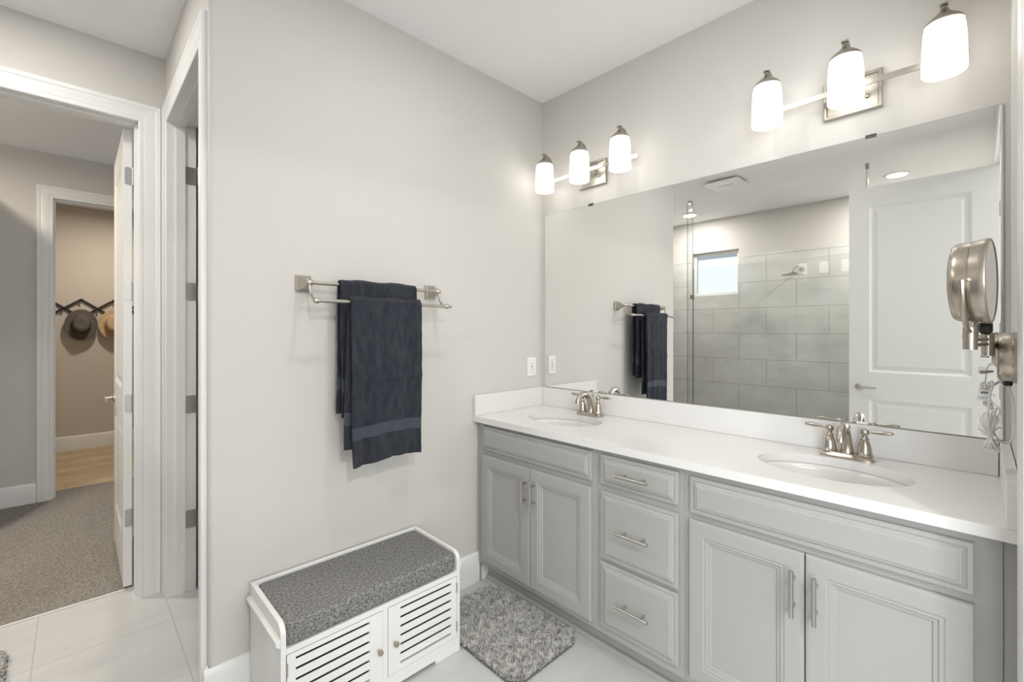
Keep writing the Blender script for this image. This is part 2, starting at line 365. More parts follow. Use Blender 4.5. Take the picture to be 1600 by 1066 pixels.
# entry doorway, plane y=WE facing +y
f = lambda u, v, d: (u, WE+d*0.5 if u > -1 else WE-0.02, v)
mb = MB(); casing(mb, f, -2.34, -0.70, DE)
f = lambda u, v, d: (u, WE+d, v)
jamb(mb, f, -2.34, -0.70, DE, -0.001, -0.12)
struct(mb.build('trim_5', M['trim'], smooth=True, angle=25), 'white casing at the right edge beside the vanity', 'trim')
# shower window
mb = MB()
def wb(y0, y1, z0, z1, x0=XL-0.09, x1=XL-0.05): mb.box(x0, x1, y0, y1, z0, z1)
fw = 0.035
wb(wy0, wy0+fw, wz0, wz1); wb(wy1-fw, wy1, wz0, wz1); wb(wy0+fw, wy1-fw, wz0, wz0+fw); wb(wy0+fw, wy1-fw, wz1-fw, wz1)
win = struct(mb.build('window_1', M['trim'], bevel=0.002), 'small square white window high in the shower', 'window')
mb = MB().box(XL-0.074, XL-0.068, wy0+fw, wy1-fw, wz0+fw, wz1-fw); mb.build('pane', M['glass'], win)
# unseen window frame added on the solid right wall of the carpeted room
mb = MB()
for q in [(0.47, 0.499, 1.55, 2.85, 0.9, 0.96), (0.47, 0.499, 1.55, 2.85, 2.14, 2.2), (0.47, 0.499, 1.55, 1.61, 0.96, 2.14), (0.47, 0.499, 2.79, 2.85, 0.96, 2.14)]: mb.box(*q)
w3 = struct(mb.build('added_window_3', M['trim']), 'unseen white window frame added to carry the carpeted room fill light', 'window')
MB().box(0.49, 0.498, 1.61, 2.79, 0.96, 2.14).build('pane', M['frost'], w3)
area('closet_fill', (0.46, 2.2, 1.55), (0, PI/2, 0), 1.1, 1.1, 6, (0.86, 0.93, 1.0))  # bluish fill light added in front of the window frame
# eave outside the shower window
mb = MB().box(-4.32, XL-0.125, -1.0, 2.2, 2.335, 2.45); struct(mb.build('trim_8', M['eave']), 'house eave outside the shower window', 'trim')
# unseen bedroom window frames, added to carry the fill lights
mb = MB()
for q in [(-3.15, -0.25, -5.18, -5.12, 0.45, 0.52), (-3.15, -0.25, -5.18, -5.12, 2.38, 2.45), (-3.15, -3.08, -5.18, -5.12, 0.52, 2.38), (-0.32, -0.25, -5.18, -5.12, 0.52, 2.38), (-1.73, -1.67, -5.18, -5.12, 0.52, 2.38)]: mb.box(*q)
for q in [(-4.98, -4.92, -4.85, -2.55, 0.45, 0.52), (-4.98, -4.92, -4.85, -2.55, 2.38, 2.45), (-4.98, -4.92, -4.85, -4.78, 0.52, 2.38), (-4.98, -4.92, -2.62, -2.55, 0.52, 2.38)]: mb.box(*q)
struct(mb.build('added_window_2', M['trim']), 'unseen white bedroom window frames added for the fill lights', 'window')

# ------------------------------------------------------------------ panel doors
def door_leaf(name, O, U, N, w, h, label, handle=None, hinges=(), hw=None, t=0.035):
    O = Vector(O); U = Vector(U); N = Vector(N); Z = Vector((0, 0, 1))
    f = lambda u, v, d: tuple(O+U*u+Z*v+N*d)
    root = thing(name, O, label, 'door'); root['kind'] = 'structure'
    mb = MB(); s = 0.125; dp = 0.009
    pan = [(s, w-s, 0.24, 0.80), (s, w-s, 1.01, h-0.15)]
    for (sg) in (1, -1):
        g = (lambda u, v, d, sg=sg: f(u, v, sg*(t/2-dp+d)))
        us = [0, s, w-s, w]
        def fl(u0, u1, v0, v1): mb.add([g(u0,v0,dp), g(u1,v0,dp), g(u1,v1,dp), g(u0,v1,dp)], [(0,1,2,3)])
        fl(0, s, 0, h); fl(w-s, w, 0, h); fl(s, w-s, 0, 0.24); fl(s, w-s, 0.80, 1.01); fl(s, w-s, h-0.15, h)
        for (a, b_, c, d_) in pan: mb.rings(g, a, b_, c, d_, [(0, dp), (0.006, dp-0.003), (0.018, 0.0005), (0.03, 0.0005), (0.05, 0.006), (0.052, 0.006)])
    P = [f(0,0,-t/2), f(w,0,-t/2), f(w,h,-t/2), f(0,h,-t/2), f(0,0,t/2), f(w,0,t/2), f(w,h,t/2), f(0,h,t/2)]
    mb.add(P, [(0,1,5,4), (1,2,6,5), (2,3,7,6), (3,0,4,7)])
    mb.build('door_panel', M['door'], root)
    for z in hinges:
        hb = MB(); hr = 0.0015
        q = [(-t/2+0.004, z-0.045), (t/2, z-0.045), (t/2, z+0.045), (-t/2+0.004, z+0.045)]
        # leaf plate with rounded free corners on the hinge edge
        r = 0.009; sg = hw
        pp = [(t/2*sg, z-0.045)] + [((-t/2+0.006+r-r*math.sin(a))*sg, z-0.045+r-r*math.cos(a)) for a in [PI/2*i/5 for i in range(6)]] + \
             [((-t/2+0.006+r-r*math.cos(a))*sg, z+0.045-r+r*math.sin(a)) for a in [PI/2*i/5 for i in range(6)]] + [(t/2*sg, z+0.045)]
        hb.extr(pp, lambda p, q_, s_: f(-s_, q_, p), 0.0, 0.002)
        hb.tube([f(-0.004, z-0.046, (t/2+0.004)*sg), f(-0.004, z+0.046, (t/2+0.004)*sg)], 0.0055, 10)
        for dz in (-0.03, 0, 0.03):
            hb.tube([f(-0.0018, z+dz, 0.0), f(-0.0026, z+dz, 0.0)], 0.0035, 8)
        hb.build('hinge', M['hinge'], root, smooth=True)
    if handle:
        hu, hz, di = handle
        for sg in (1, -1):
            hb = MB(); c = f(hu, hz, sg*(t/2))
            hb.lathe([(0.027, 0), (0.027, 0.006), (0.022, 0.010), (0.012, 0.012), (0.010, 0.016), (0.0095, 0.048), (0.006, 0.05)], c, tuple(N*sg), 24)
            hb.tube([f(hu, hz, sg*(t/2+0.045)), f(hu+di*0.02, hz+0.002, sg*(t/2+0.048)), f(hu+di*0.06, hz, sg*(t/2+0.047)), f(hu+di*0.105, hz-0.003, sg*(t/2+0.044))], [0.009, 0.0095, 0.0085, 0.0065], 12)
            hb.build('door_handle', M['steel'], root, smooth=True)
    return root
HZ = (2.135, 1.54, 0.96, 0.37)
door_leaf('door_1', (-1.877, Y1B+0.004, 0.022), (0, 1, 0), (-1, 0, 0), 0.755, 2.355, 'white panel door standing open over the carpet', (0.69, 0.90, -1), [z-0.02 for z in HZ], -1)
door_leaf('door_2', (WX+0.122, 0.95-0.026, 0.012), (1, 0, 0), (0, -1, 0), 0.80, 2.36, 'white door opened inside the narrow side room', (0.73, 0.90, -1), [z-0.02 for z in HZ], 1)
door_leaf('door_3', (-2.318, WE-0.02, 0.014), (0, 1, 0), (1, 0, 0), 0.80, 2.42, 'white two panel entry door seen in the mirror', (0.735, 0.895, -1), [2.135, 1.33, 0.92, 0.3], -1)
door_leaf('shadow_door', (-2.64, Y2-0.004, 0.022), (0, -1, 0), (1, 0, 0), 0.78, 2.41, 'unseen white panel door added to shade the far wall of the carpeted room', (0.71, 0.90, -1), HZ, -1)  # unseen door added to cast the diagonal shadow on the far wall
# hinge halves on the narrow doorway jamb
for z in HZ:
    hb = MB(); y = 0.9495
    r = 0.009; x0, x1 = WX+0.066, WX+0.112
    pp = [(x1, z-0.045), (x1, z+0.045)] + [(x0+r-r*math.sin(a), z+0.045-r+r*math.cos(a)) for a in [PI/2*i/5 for i in range(6)]] + [(x0+r-r*math.cos(a), z-0.045+r-r*math.sin(a)) for a in [PI/2*i/5 for i in range(6)]]
    hb.extr(pp, lambda p, q_, s_: (p, y-s_, q_), 0.0, 0.002)
    o = hb.build('jamb_hinge', M['hinge'], bpy.data.objects['trim_3'], smooth=True)

# ------------------------------------------------------------------ vanity
VX = -0.52; VD = -0.54
def face(u, v, d): return (VX-d, u, v)
def cabinet(y0, y1, name, label):
    root = thing(name, ((VX)/2, (y0+y1)/2, 0), label, 'cabinet', 'grey vanity cabinets')
    mb = MB()
    prof = [(-0.003, 0.001), (-0.455, 0.001), (-0.455, 0.105), (VX+0.0195, 0.105), (VX+0.0195, 0.855), (-0.003, 0.855)]
    for (a, b_) in ((y0, y0+0.016), (y1-0.016, y1)): mb.extr(prof, lambda p, q, s: (p, s, q), a, b_)
    mb.box(-0.455, -0.443, y0+0.016, y1-0.016, 0.001, 0.105); mb.box(VX+0.0195, -0.003, y0+0.016, y1-0.016, 0.105, 0.120)
    mb.box(-0.012, -0.003, y0+0.016, y1-0.016, 0.120, 0.855)
    mb.build('body', M['cab'], root)
    return root
def frame(root, y0, y1, opens):          # face frame boards around the openings
    mb = MB(); z0, z1 = 0.105, 0.855
    yl = sorted({y0, y1} | {o[0] for o in opens} | {o[1] for o in opens}); zl = sorted({z0, z1} | {o[2] for o in opens} | {o[3] for o in opens})
    for a, b_ in zip(yl[:-1], yl[1:]):
        for c, d in zip(zl[:-1], zl[1:]):
            my, mz = (a+b_)/2, (c+d)/2
            if any(o[0] < my < o[1] and o[2] < mz < o[3] for o in opens): continue
            mb.box(VX, VX+0.019, a, b_, c, d)
    return mb.build('face_frame', M['cab'], root)
DPROF = [(0, 0.0), (0, 0.016), (0.003, 0.020), (0.010, 0.021), (0.050, 0.021), (0.053, 0.0185), (0.061, 0.0185), (0.064, 0.0145), (0.072, 0.0135), (0.075, 0.0095), (0.078, 0.0095)]
WPROF = [(0, 0.0), (0, 0.011), (0.003, 0.014), (0.012, 0.015), (0.014, 0.0125), (0.022, 0.0185), (0.025, 0.0185), (0.030, 0.021), (0.034, 0.021)]
def pull(parent, c, axis, L=0.136):
    mb = MB(); c = Vector(c); A = Vector(axis)
    mb.tube([c-A*L/2, c+A*L/2], 0.006, 14)
    for s in (-1, 1): mb.tube([c+A*s*L*0.29+Vector((0.036, 0, 0)), c+A*s*L*0.29], 0.0045, 12)
    mb.build('handle', M['steel'], parent, smooth=True)
def door(root, y0, y1, z0, z1, hy=None, hz=None):
    mb = MB().rings(face, y0, y1, z0, z1, DPROF, True); o = mb.build('door', M['cab'], root)
    if hy is not None: pull(o, (VX-0.056, hy, hz), (0, 0, 1))
def drawer(root, y0, y1, z0, z1, name='drawer', h=True):
    mb = MB().rings(face, y0, y1, z0, z1, WPROF, True); o = mb.build(name, M['cab'], root)
    if h: pull(o, (VX-0.056, (y0+y1)/2, (z0+z1)/2+0.002), (0, 1, 0))
ya, yb = -0.755, -0.058
c1 = cabinet(-0.778, -0.006, 'sink_cabinet', 'grey two door sink cabinet next to the towel wall')
frame(c1, -0.7785, -0.016, [(-0.74, -0.07, 0.15, 0.68), (-0.74, -0.07, 0.72, 0.83)])
drawer(c1, ya, yb, 0.716, 0.838, 'false_drawer_front', False)
door(c1, ya, -0.4085, 0.134, 0.69, -0.442, 0.583); door(c1, -0.4055, yb, 0.134, 0.69, -0.388, 0.583)
mb = MB().box(VX+0.004, VX+0.019, -0.016, -0.002, 0.0, 0.855); mb.build('filler_strip', M['cab'], c1)
c2 = cabinet(-1.149, -0.779, 'drawer_cabinet', 'grey three drawer cabinet in the middle of the vanity')
frame(c2, -1.1485, -0.7795, [(-1.12, -0.81, 0.15, 0.39), (-1.12, -0.81, 0.43, 0.68), (-1.12, -0.81, 0.72, 0.83)])
drawer(c2, -1.130, -0.80, 0.716, 0.836); drawer(c2, -1.130, -0.80, 0.418, 0.688); drawer(c2, -1.130, -0.80, 0.140, 0.402)
c3 = cabinet(-1.934, -1.150, 'sink_cabinet', 'grey two door sink cabinet at the right end of the vanity')
frame(c3, -1.912, -1.1495, [(-1.85, -1.19, 0.15, 0.68), (-1.85, -1.19, 0.72, 0.83)])
drawer(c3, -1.866, -1.172, 0.706, 0.832, 'false_drawer_front', False)
door(c3, -1.866, -1.5205, 0.134, 0.686, -1.550, 0.572); door(c3, -1.5175, -1.172, 0.134, 0.686, -1.494, 0.572)
mb = MB().box(VX+0.003, VX+0.019, -1.936, -1.913, 0.105, 0.855); mb.build('filler_strip', M['cab'], c3)
# shoe moulding along the toe kick
prof = [(0, 0)]+[(0.018*math.cos(a), 0.022*math.sin(a)) for a in [PI/2*i/6 for i in range(7)]]
mb = MB().extr(prof, lambda p, q, s: (-0.456-p, s, q), -1.936, -0.018)
struct(mb.build('trim_6', M['cab'], smooth=True, angle=50), 'grey quarter round along the vanity toe kick', 'trim')

# countertop with two oval cut-outs
CZ = 0.887; CB = 0.857; CF = -0.549
SINKS = [(-0.28, -0.40, 0.14, 0.21), (-0.285, -1.53, 0.145, 0.212)]
def counter():
    mb = MB(); x0, x1 = CF, -0.003
    ys = [-0.003]
    for (sx, sy, a, b_) in SINKS: ys += [sy+b_+0.02, sy-b_-0.02]
    ys += [WE+0.003]
    def rect(y0, y1):
        mb.add([(x0,y1,CZ),(x1,y1,CZ),(x1,y0,CZ),(x0,y0,CZ),(x0,y1,CB),(x1,y1,CB),(x1,y0,CB),(x0,y0,CB)], [(0,1,2,3),(7,6,5,4),(0,3,7,4),(1,5,6,2)])
    rect(ys[0], ys[1]); rect(ys[2], ys[3]); rect(ys[4], ys[5])
    mb.add([(x0,ys[0],CZ),(x1,ys[0],CZ),(x1,ys[0],CB),(x0,ys[0],CB)], [(0,1,2,3)]); mb.add([(x0,ys[5],CZ),(x1,ys[5],CZ),(x1,ys[5],CB),(x0,ys[5],CB)], [(0,1,2,3)])
    for i, (sx, sy, a, b_) in enumerate(SINKS):
        yt, yl = ys[1+2*i], ys[2+2*i]
        cor = [math.atan2(yy-sy, xx-sx) % (2*PI) for xx in (x0, x1) for yy in (yl, yt)]
        an = sorted(set([2*PI*k/96 for k in range(96)] + cor)); n = len(an)
        O = []; E = []
        for t in an:
            c, s = math.cos(t), math.sin(t)
            k = min([(x1-sx)/c if c > 1e-9 else 1e9, (x0-sx)/c if c < -1e-9 else 1e9, (yt-sy)/s if s > 1e-9 else 1e9, (yl-sy)/s if s < -1e-9 else 1e9])
            O.append((sx+c*k, sy+s*k)); r = 1/math.sqrt((c/a)**2+(s/b_)**2); E.append((sx+c*r, sy+s*r))
        vs = [(x, y, z) for z in (CZ, CB) for L_ in (O, E) for (x, y) in L_]
        fs = []
        for k in range(n):
            j = (k+1) % n
            fs += [(k, j, n+j, n+k), (2*n+k, 3*n+k, 3*n+j, 2*n+j), (n+k, n+j, 3*n+j, 3*n+k), (k, 2*n+k, 2*n+j, j)]
        mb.add(vs, fs)
    import bmesh
    o = mb.build('countertop', M['quartz'])
    me = o.data; bm = bmesh.new(); bm.from_mesh(me); bmesh.ops.remove_doubles(bm, verts=bm.verts, dist=1e-5)
    bmesh.ops.recalc_face_normals(bm, faces=bm.faces); bm.to_mesh(me); bm.free()
    return tag(o, 'white quartz countertop running across the whole vanity', 'countertop')
counter()
b = MB().box(-0.022, -0.003, -1.914, -0.024, CZ+0.0005, 0.996); tag(b.build('backsplash', M['quartz'], bevel=0.001), 'long white quartz backsplash strip under the wide mirror', 'backsplash')
b = MB().box(CF, -0.003, -0.023, -0.003, CZ+0.0005, 0.996); tag(b.build('side_splash', M['quartz'], bevel=0.001), 'white quartz side splash against the towel wall', 'backsplash')
b = MB().box(CF, -0.003, WE+0.002, -1.916, CZ+0.0005, 0.996); tag(b.build('side_splash', M['quartz'], bevel=0.001), 'white quartz side splash at the right end of the vanity', 'backsplash')

def sink(i, label):
    sx, sy, a, b_ = SINKS[i]
    root = thing('sink', (sx, sy, 0.70), label, 'sink', 'undermount oval sinks')
    mb = MB(); n = 64; vs = []; fs = []
    prof = [(1.10, CB-0.001), (1.03, CB-0.001), (1.0, CB-0.004), (0.985, CB-0.02), (0.95, CB-0.055), (0.86, CB-0.09), (0.70, CB-0.117), (0.48, CB-0.133), (0.25, CB-0.141), (0.12, CB-0.144)]
    outer = [(0.12, CB-0.156), (0.5, CB-0.148), (0.80, CB-0.122), (0.96, CB-0.085), (1.03, CB-0.03), (1.10, CB-0.014)]
    P = prof+outer
    for (k, z) in P:
        for j in range(n):
            t = 2*PI*j/n; vs.append((sx+a*k*math.cos(t), sy+b_*k*math.sin(t), z))
    m = len(P)
    for q in range(m):
        w = (q+1) % m
        for j in range(n): fs.append((q*n+j, q*n+(j+1) % n, w*n+(j+1) % n, w*n+j))
    mb.add(vs, fs); mb.build('bowl', M['ceramic'], root, smooth=True, angle=60)
    mb = MB().lathe([(0.002, 0), (0.021, 0), (0.023, 0.002), (0.021, 0.004), (0.016, 0.003), (0.015, 0.006), (0.002, 0.007)], (sx, sy, CB-0.146), (0, 0, 1), 28)
    mb.build('drain', M['nickel'], root, smooth=True)
    mb = MB().lathe([(0.002, 0), (0.009, 0), (0.009, 0.003), (0.005, 0.004), (0.002, 0.0015)], (sx-a*0.93, sy, CB-0.045), (0.9, 0, 0.35), 18)
    mb.build('overflow', M['nickel'], root, smooth=True)
sink(0, 'oval white undermount sink nearer the towel wall'); sink(1, 'oval white undermount sink nearer the magnifying mirror')

def faucet(y, label):
    fx = -0.092; z = CZ+0.0006
    root = thing('faucet', (fx, y, z), label, 'faucet', 'brushed nickel faucets')
    mb = MB(); n = 48                      # flared base plate
    for (k, h0) in ((1.0, 0),):
        def ring(w, d, zz):
            out = []
            for j in range(n):
                t = 2*PI*j/n; c, s = math.cos(t), math.sin(t); e = 0.45
                out.append((fx+d*math.copysign(abs(c)**e, c), y+w*math.copysign(abs(s)**e, s), zz))
            return out
        R = [ring(0.080, 0.029, z), ring(0.080, 0.029, z+0.004), ring(0.077, 0.026, z+0.007), ring(0.074, 0.023, z+0.013), ring(0.070, 0.020, z+0.016), ring(0.05, 0.012, z+0.017)]
        vs = [p for r in R for p in r]; fs = [tuple(range(n-1, -1, -1)), tuple((len(R)-1)*n+j for j in range(n))]
        for q in range(len(R)-1):
            for j in range(n): fs.append((q*n+j, q*n+(j+1) % n, (q+1)*n+(j+1) % n, (q+1)*n+j))
        mb.add(vs, fs)
    mb.build('base', M['nickel'], root, smooth=True)
    for s in (1, -1):
        hy = y+s*0.051
        mb = MB().lathe([(0.0245, 0), (0.0245, 0.004), (0.0215, 0.008), (0.020, 0.018), (0.0175, 0.034), (0.0145, 0.046), (0.011, 0.054), (0.0125, 0.057), (0.0125, 0.060), (0.009, 0.064), (0.0075, 0.069), (0.009, 0.073), (0.0125, 0.078), (0.0135, 0.084), (0.0115, 0.090), (0.006, 0.094), (0.001, 0.095)], (fx, hy, z+0.0145), (0, 0, 1), 28)
        hb = mb.build('handle_body', M['nickel'], root, smooth=True)
        c = Vector((fx, hy, z+0.0985)); d = Vector((0.012, s, 0.05)).normalized()
        mb = MB().tube([c+d*q for q in (0.008, 0.016, 0.022, 0.036, 0.052, 0.066, 0.074, 0.078)], [0.0055, 0.0038, 0.0042, 0.0062, 0.0072, 0.0066, 0.0045, 0.002], 14)
        mb.build('lever', M['nickel'], hb, smooth=True)
    path = []; rad = []
    for (q, h0, r) in [(0.004, 0.012, 0.0225), (0.004, 0.03, 0.0185), (0.0, 0.055, 0.0155), (-0.008, 0.08, 0.0140), (-0.022, 0.100, 0.0135), (-0.042, 0.113, 0.0135), (-0.062, 0.117, 0.0135), (-0.082, 0.112, 0.0135), (-0.098, 0.099, 0.0137), (-0.107, 0.083, 0.0142), (-0.109, 0.072, 0.0145)]:
        path.append((fx+q, y, z+h0)); rad.append(r)
    # smooth the path
    pp = []; rr = []
    for i in range(len(path)-1):
        p0 = Vector(path[max(i-1, 0)]); p1 = Vector(path[i]); p2 = Vector(path[i+1]); p3 = Vector(path[min(i+2, len(path)-1)])
        for k in range(4):
            t = k/4; pp.append(0.5*((2*p1)+(p2-p0)*t+(2*p0-5*p1+4*p2-p3)*t*t+(3*p1-p0-3*p2+p3)*t**3)); rr.append(rad[i]*(1-t)+rad[i+1]*t)
    pp.append(Vector(path[-1])); rr.append(rad[-1])
    MB().tube(pp, rr, 20).build('spout', M['nickel'], root, smooth=True, angle=50)
    mb = MB().lathe([(0.003, 0), (0.003, 0.085), (0.006, 0.087), (0.0075, 0.092), (0.006, 0.098), (0.002, 0.101)], (fx+0.024, y, z+0.012), (0, 0, 1), 16)
    mb.build('lift_rod', M['nickel'], root, smooth=True)
faucet(-0.428, 'brushed nickel two lever faucet nearer the towel wall'); faucet(-1.545, 'brushed nickel two lever faucet nearer the magnifying mirror')

# ------------------------------------------------------------------ wide mirror
MY0, MY1, MZ0, MZ1 = -1.925, -0.027, 0.9985, 2.041
mr = thing('wall_mirror', (-0.003, (MY0+MY1)/2, MZ0), 'wide frameless mirror above the vanity', 'mirror')
b = MB().box(-0.0065, -0.0055, MY0+0.0015, MY1-0.0015, MZ0+0.0015, MZ1-0.0015); b.build('mirror_glass', M['mirror'], mr)
b = MB().box(-0.0055, -0.001, MY0, MY1, MZ0, MZ1); b.build('mirror_backing', M['mirror_edge'], mr)
for (y, z, m_) in ((-0.369, MZ1, 'clip'), (-1.601, MZ1, 'clip'), (-0.40, MZ0, 'plastic'), (-1.575, MZ0, 'plastic')):
    s = 1 if z > 1.5 else -1
    b = MB().box(-0.0085, -0.0068, y-0.016, y+0.016, z-s*0.008, z+s*(0.004 if s > 0 else 0.001))
    if s > 0: b.box(-0.0085, -0.0005, y-0.016, y+0.016, z+0.001, z+0.005)
    b.build('clip', M[m_], mr, bevel=0.0008)

# ------------------------------------------------------------------ vanity light fixtures
def sconce(yc, label):
    root = thing('vanity_light', (0, yc, 2.205), label, 'light fixture', 'three shade vanity lights')
    f = lambda u, v, d: (-d-0.0005, u, v)
    mb = MB().rings(f, yc-0.088, yc+0.088, 2.135, 2.272, [(0, 0), (0, 0.016), (0.003, 0.019), (0.010, 0.019), (0.014, 0.012), (0.018, 0.012)], True)
    pl = mb.build('wall_plate', M['nickel_sat'], root)
    for s in (-1, 1): MB().lathe([(0.008, 0), (0.008, 0.004), (0.005, 0.009), (0.001, 0.010)], (-0.0125, yc+s*0.045, 2.185), (-1, 0, 0), 16).build('cap_nut', M['nickel'], pl, smooth=True)
    mb = MB(); N_ = 24; bw = 0.010        # flat bar, slightly bowed outwards
    for i in range(N_):
        pass
    vs = []; fs = []
    for i in range(N_+1):
        u = -0.305+0.61*i/N_; x = -0.062+0.014*(u/0.305)**2
        for (dx, dz) in ((0, -bw), (0, bw), (-0.006, bw), (-0.006, -bw)): vs.append((x+dx, yc+u, 2.213+dz))
    for i in range(N_):
        for k in range(4): fs.append((4*i+k, 4*i+(k+1) % 4, 4*i+4+(k+1) % 4, 4*i+4+k))
    fs += [(0, 1, 2, 3), (4*N_+3, 4*N_+2, 4*N_+1, 4*N_)]
    mb.add(vs, fs)
    for s in (-1, 1): mb.tube([(-0.014, yc+s*0.03, 2.213), (-0.062, yc+s*0.03, 2.213)], 0.006, 12)
    mb.build('bar', M['nickel_sat'], root, smooth=True)
    for k in (-1, 0, 1):
        y = yc+k*0.25; cx = -0.13
        # strap arm rising from the bar and curling over the shade
        pts = [(-0.060+0.014*abs(k)*0.67, 2.195), (-0.060, 2.235), (-0.062, 2.275), (-0.072, 2.312), (-0.094, 2.337), (-0.122, 2.346), (-0.146, 2.348)]
        vs = []; fs = []; w = 0.0105
        for i, (x, z) in enumerate(pts):
            a = Vector(pts[max(i-1, 0)]); c = Vector(pts[min(i+1, len(pts)-1)]); d = (c-a).normalized(); nx, nz = -d.y*0.002, d.x*0.002
            vs += [(x+nx, y-w, z+nz), (x+nx, y+w, z+nz), (x-nx, y+w, z-nz), (x-nx, y-w, z-nz)]
        for i in range(len(pts)-1):
            for q in range(4): fs.append((4*i+q, 4*i+(q+1) % 4, 4*i+4+(q+1) % 4, 4*i+4+q))
        fs += [(0, 1, 2, 3), tuple(4*(len(pts)-1)+q for q in (3, 2, 1, 0))]
        MB().add(vs, fs).build('arm', M['nickel_sat'], root, smooth=True)
        MB().lathe([(0.0485, 0), (0.0480, 0.005), (0.041, 0.014), (0.031, 0.023), (0.020, 0.032), (0.012, 0.042), (0.008, 0.050), (0.008, 0.055), (0.002, 0.056)], (cx, y, 2.288), (0, 0, 1), 32).build('shade_cap', M['nickel_sat'], root, smooth=True, angle=50)
        MB().lathe([(0.040, 0.002), (0.0515, 0.004), (0.0525, 0.008), (0.0525, 0.03), (0.0518, 0.07), (0.0500, 0.11), (0.0480, 0.14), (0.046, 0.148), (0.040, 0.151), (0.002, 0.151)][0:] if False else
                   [(0.002, 0.012), (0.042, 0.010), (0.0495, 0.0), (0.0520, 0.001), (0.0532, 0.006), (0.0532, 0.03), (0.0525, 0.07), (0.0508, 0.11), (0.0485, 0.14), (0.046, 0.148), (0.040, 0.151), (0.002, 0.151)],
                   (cx, y, 2.137), (0, 0, 1), 40).build('shade', M['shade'], root, smooth=True, angle=50)
    return root
sconce(-0.385, 'three shade nickel vanity light nearer the towel wall'); sconce(-1.547, 'three shade nickel vanity light above the right sink')

# ------------------------------------------------------------------ ceiling fixtures
def downlight(x, y, label, power, col=(1, 0.965, 0.92)):
    root = thing('downlight', (x, y, H), label, 'ceiling light', 'recessed ceiling lights')
    MB().lathe([(0.072, -0.002), (0.073, -0.007), (0.090, -0.006), (0.095, -0.001), (0.072, -0.0005)], (x, y, H), (0, 0, 1), 40).build('trim_ring', M['plastic'], root, smooth=True)
    MB().lathe([(0.001, -0.0045), (0.071, -0.0045), (0.071, -0.001), (0.001, -0.001)], (x, y, H), (0, 0, 1), 40).build('lens', M['lens'], root)
    d = area('downlight_lamp', (x, y, H-0.009), (0, 0, 0), 0.13, 0.13, power, col, 'DISK'); d.parent = root; d.matrix_parent_inverse = pinv(root)
downlight(-3.30, 0.577, 'lit round recessed light over the shower, left one in the mirror', 10)
downlight(-3.24, -1.354, 'lit round recessed light over the shower, right one in the mirror', 18)
downlight(-1.15, -0.95, 'unseen round recessed light added in the middle of the bathroom ceiling', 6)  # unseen downlight added as fill for the main room
downlight(-2.35, 0.42, 'unseen round recessed light added over the passage to the carpeted room', 7)  # out of view, added to brighten the passage
fan = thing('exhaust_fan', (-2.36, -0.21, H), 'white square exhaust fan on the ceiling seen in the mirror', 'exhaust fan')
mb = MB(); pts = []
for (cx, cy, a0) in ((0.125, 0.125, 0), (-0.125, 0.125, PI/2), (-0.125, -0.125, PI), (0.125, -0.125, 1.5*PI)):
    for i in range(7): a = a0+PI/2*i/6; pts.append((-2.36+cx+0.028*math.cos(a), -0.21+cy+0.028*math.sin(a)))
mb.prism(pts, H-0.030, H-0.016); mb.build('cover', M['plastic'], fan, bevel=0.004)
mb = MB().box(-2.36-0.12, -2.36+0.12, -0.21-0.12, -0.21+0.12, H-0.016, H-0.001); mb.build('housing', M['hinge'], fan)
mb = MB().box(-2.36-0.02, -2.36+0.02, -0.21-0.065, -0.21+0.065, H-0.0315, H-0.030); mb.build('centre_plate', M['strip'], fan)

# ------------------------------------------------------------------ towel bar and towels
tb = thing('towel_bar', (-1.12, 0, 1.525), 'brushed nickel double towel bar on the greige wall', 'towel bar')
BY1, BZ1, BY2, BZ2 = -0.075, 1.525, -0.145, 1.452
for (px) in (-1.419, -0.822):
    mb = MB(); f = lambda u, v, d: (u, -d-0.0005, v)
    mb.rings(f, px-0.029, px+0.029, 1.525-0.033, 1.525+0.033, [(0, 0), (0, 0.010), (0.003, 0.013), (0.007, 0.016), (0.012, 0.034), (0.017, 0.054), (0.020, 0.062)], True)
    br = mb.build('bracket', M['nickel_sat'], tb, bevel=0.002)
    mb = MB(); mb.lathe([(0.001, -0.014), (0.008, -0.0125), (0.012, -0.006), (0.013, 0), (0.012, 0.006), (0.008, 0.0125), (0.001, 0.014)], (px, BY1, BZ1), (1, 0, 0), 20)
    P = []
    for i in range(11):
        a = PI+PI/2*i/10*0.97; P.append((px, BY2+0.004+0.066*(-math.cos(a)), BZ2+0.002+0.066+0.066*math.sin(a)*1.0))
    P = [(px, BY1-0.001, BZ1-0.004)]+[(px, BY1-0.004-0.061*(1-math.cos(t)), BZ1-0.012-0.060*math.sin(t)) for t in [PI/2*i/10 for i in range(11)]]
    mb.tube(P, 0.0055, 12)
    mb.lathe([(0.001, -0.013), (0.008, -0.011), (0.0115, -0.005), (0.012, 0), (0.0115, 0.005), (0.008, 0.011), (0.001, 0.013)], (px, BY2, BZ2), (1, 0, 0), 20)
    mb.build('curved_arm', M['nickel_sat'], br, smooth=True)
MB().tube([(-1.419, BY1, BZ1), (-0.822, BY1, BZ1)], 0.0075, 16).build('bar', M['nickel_sat'], tb, smooth=True)
MB().tube([(-1.419, BY2, BZ2), (-0.798, BY2, BZ2)], 0.0075, 16).build('bar', M['nickel_sat'], tb, smooth=True)

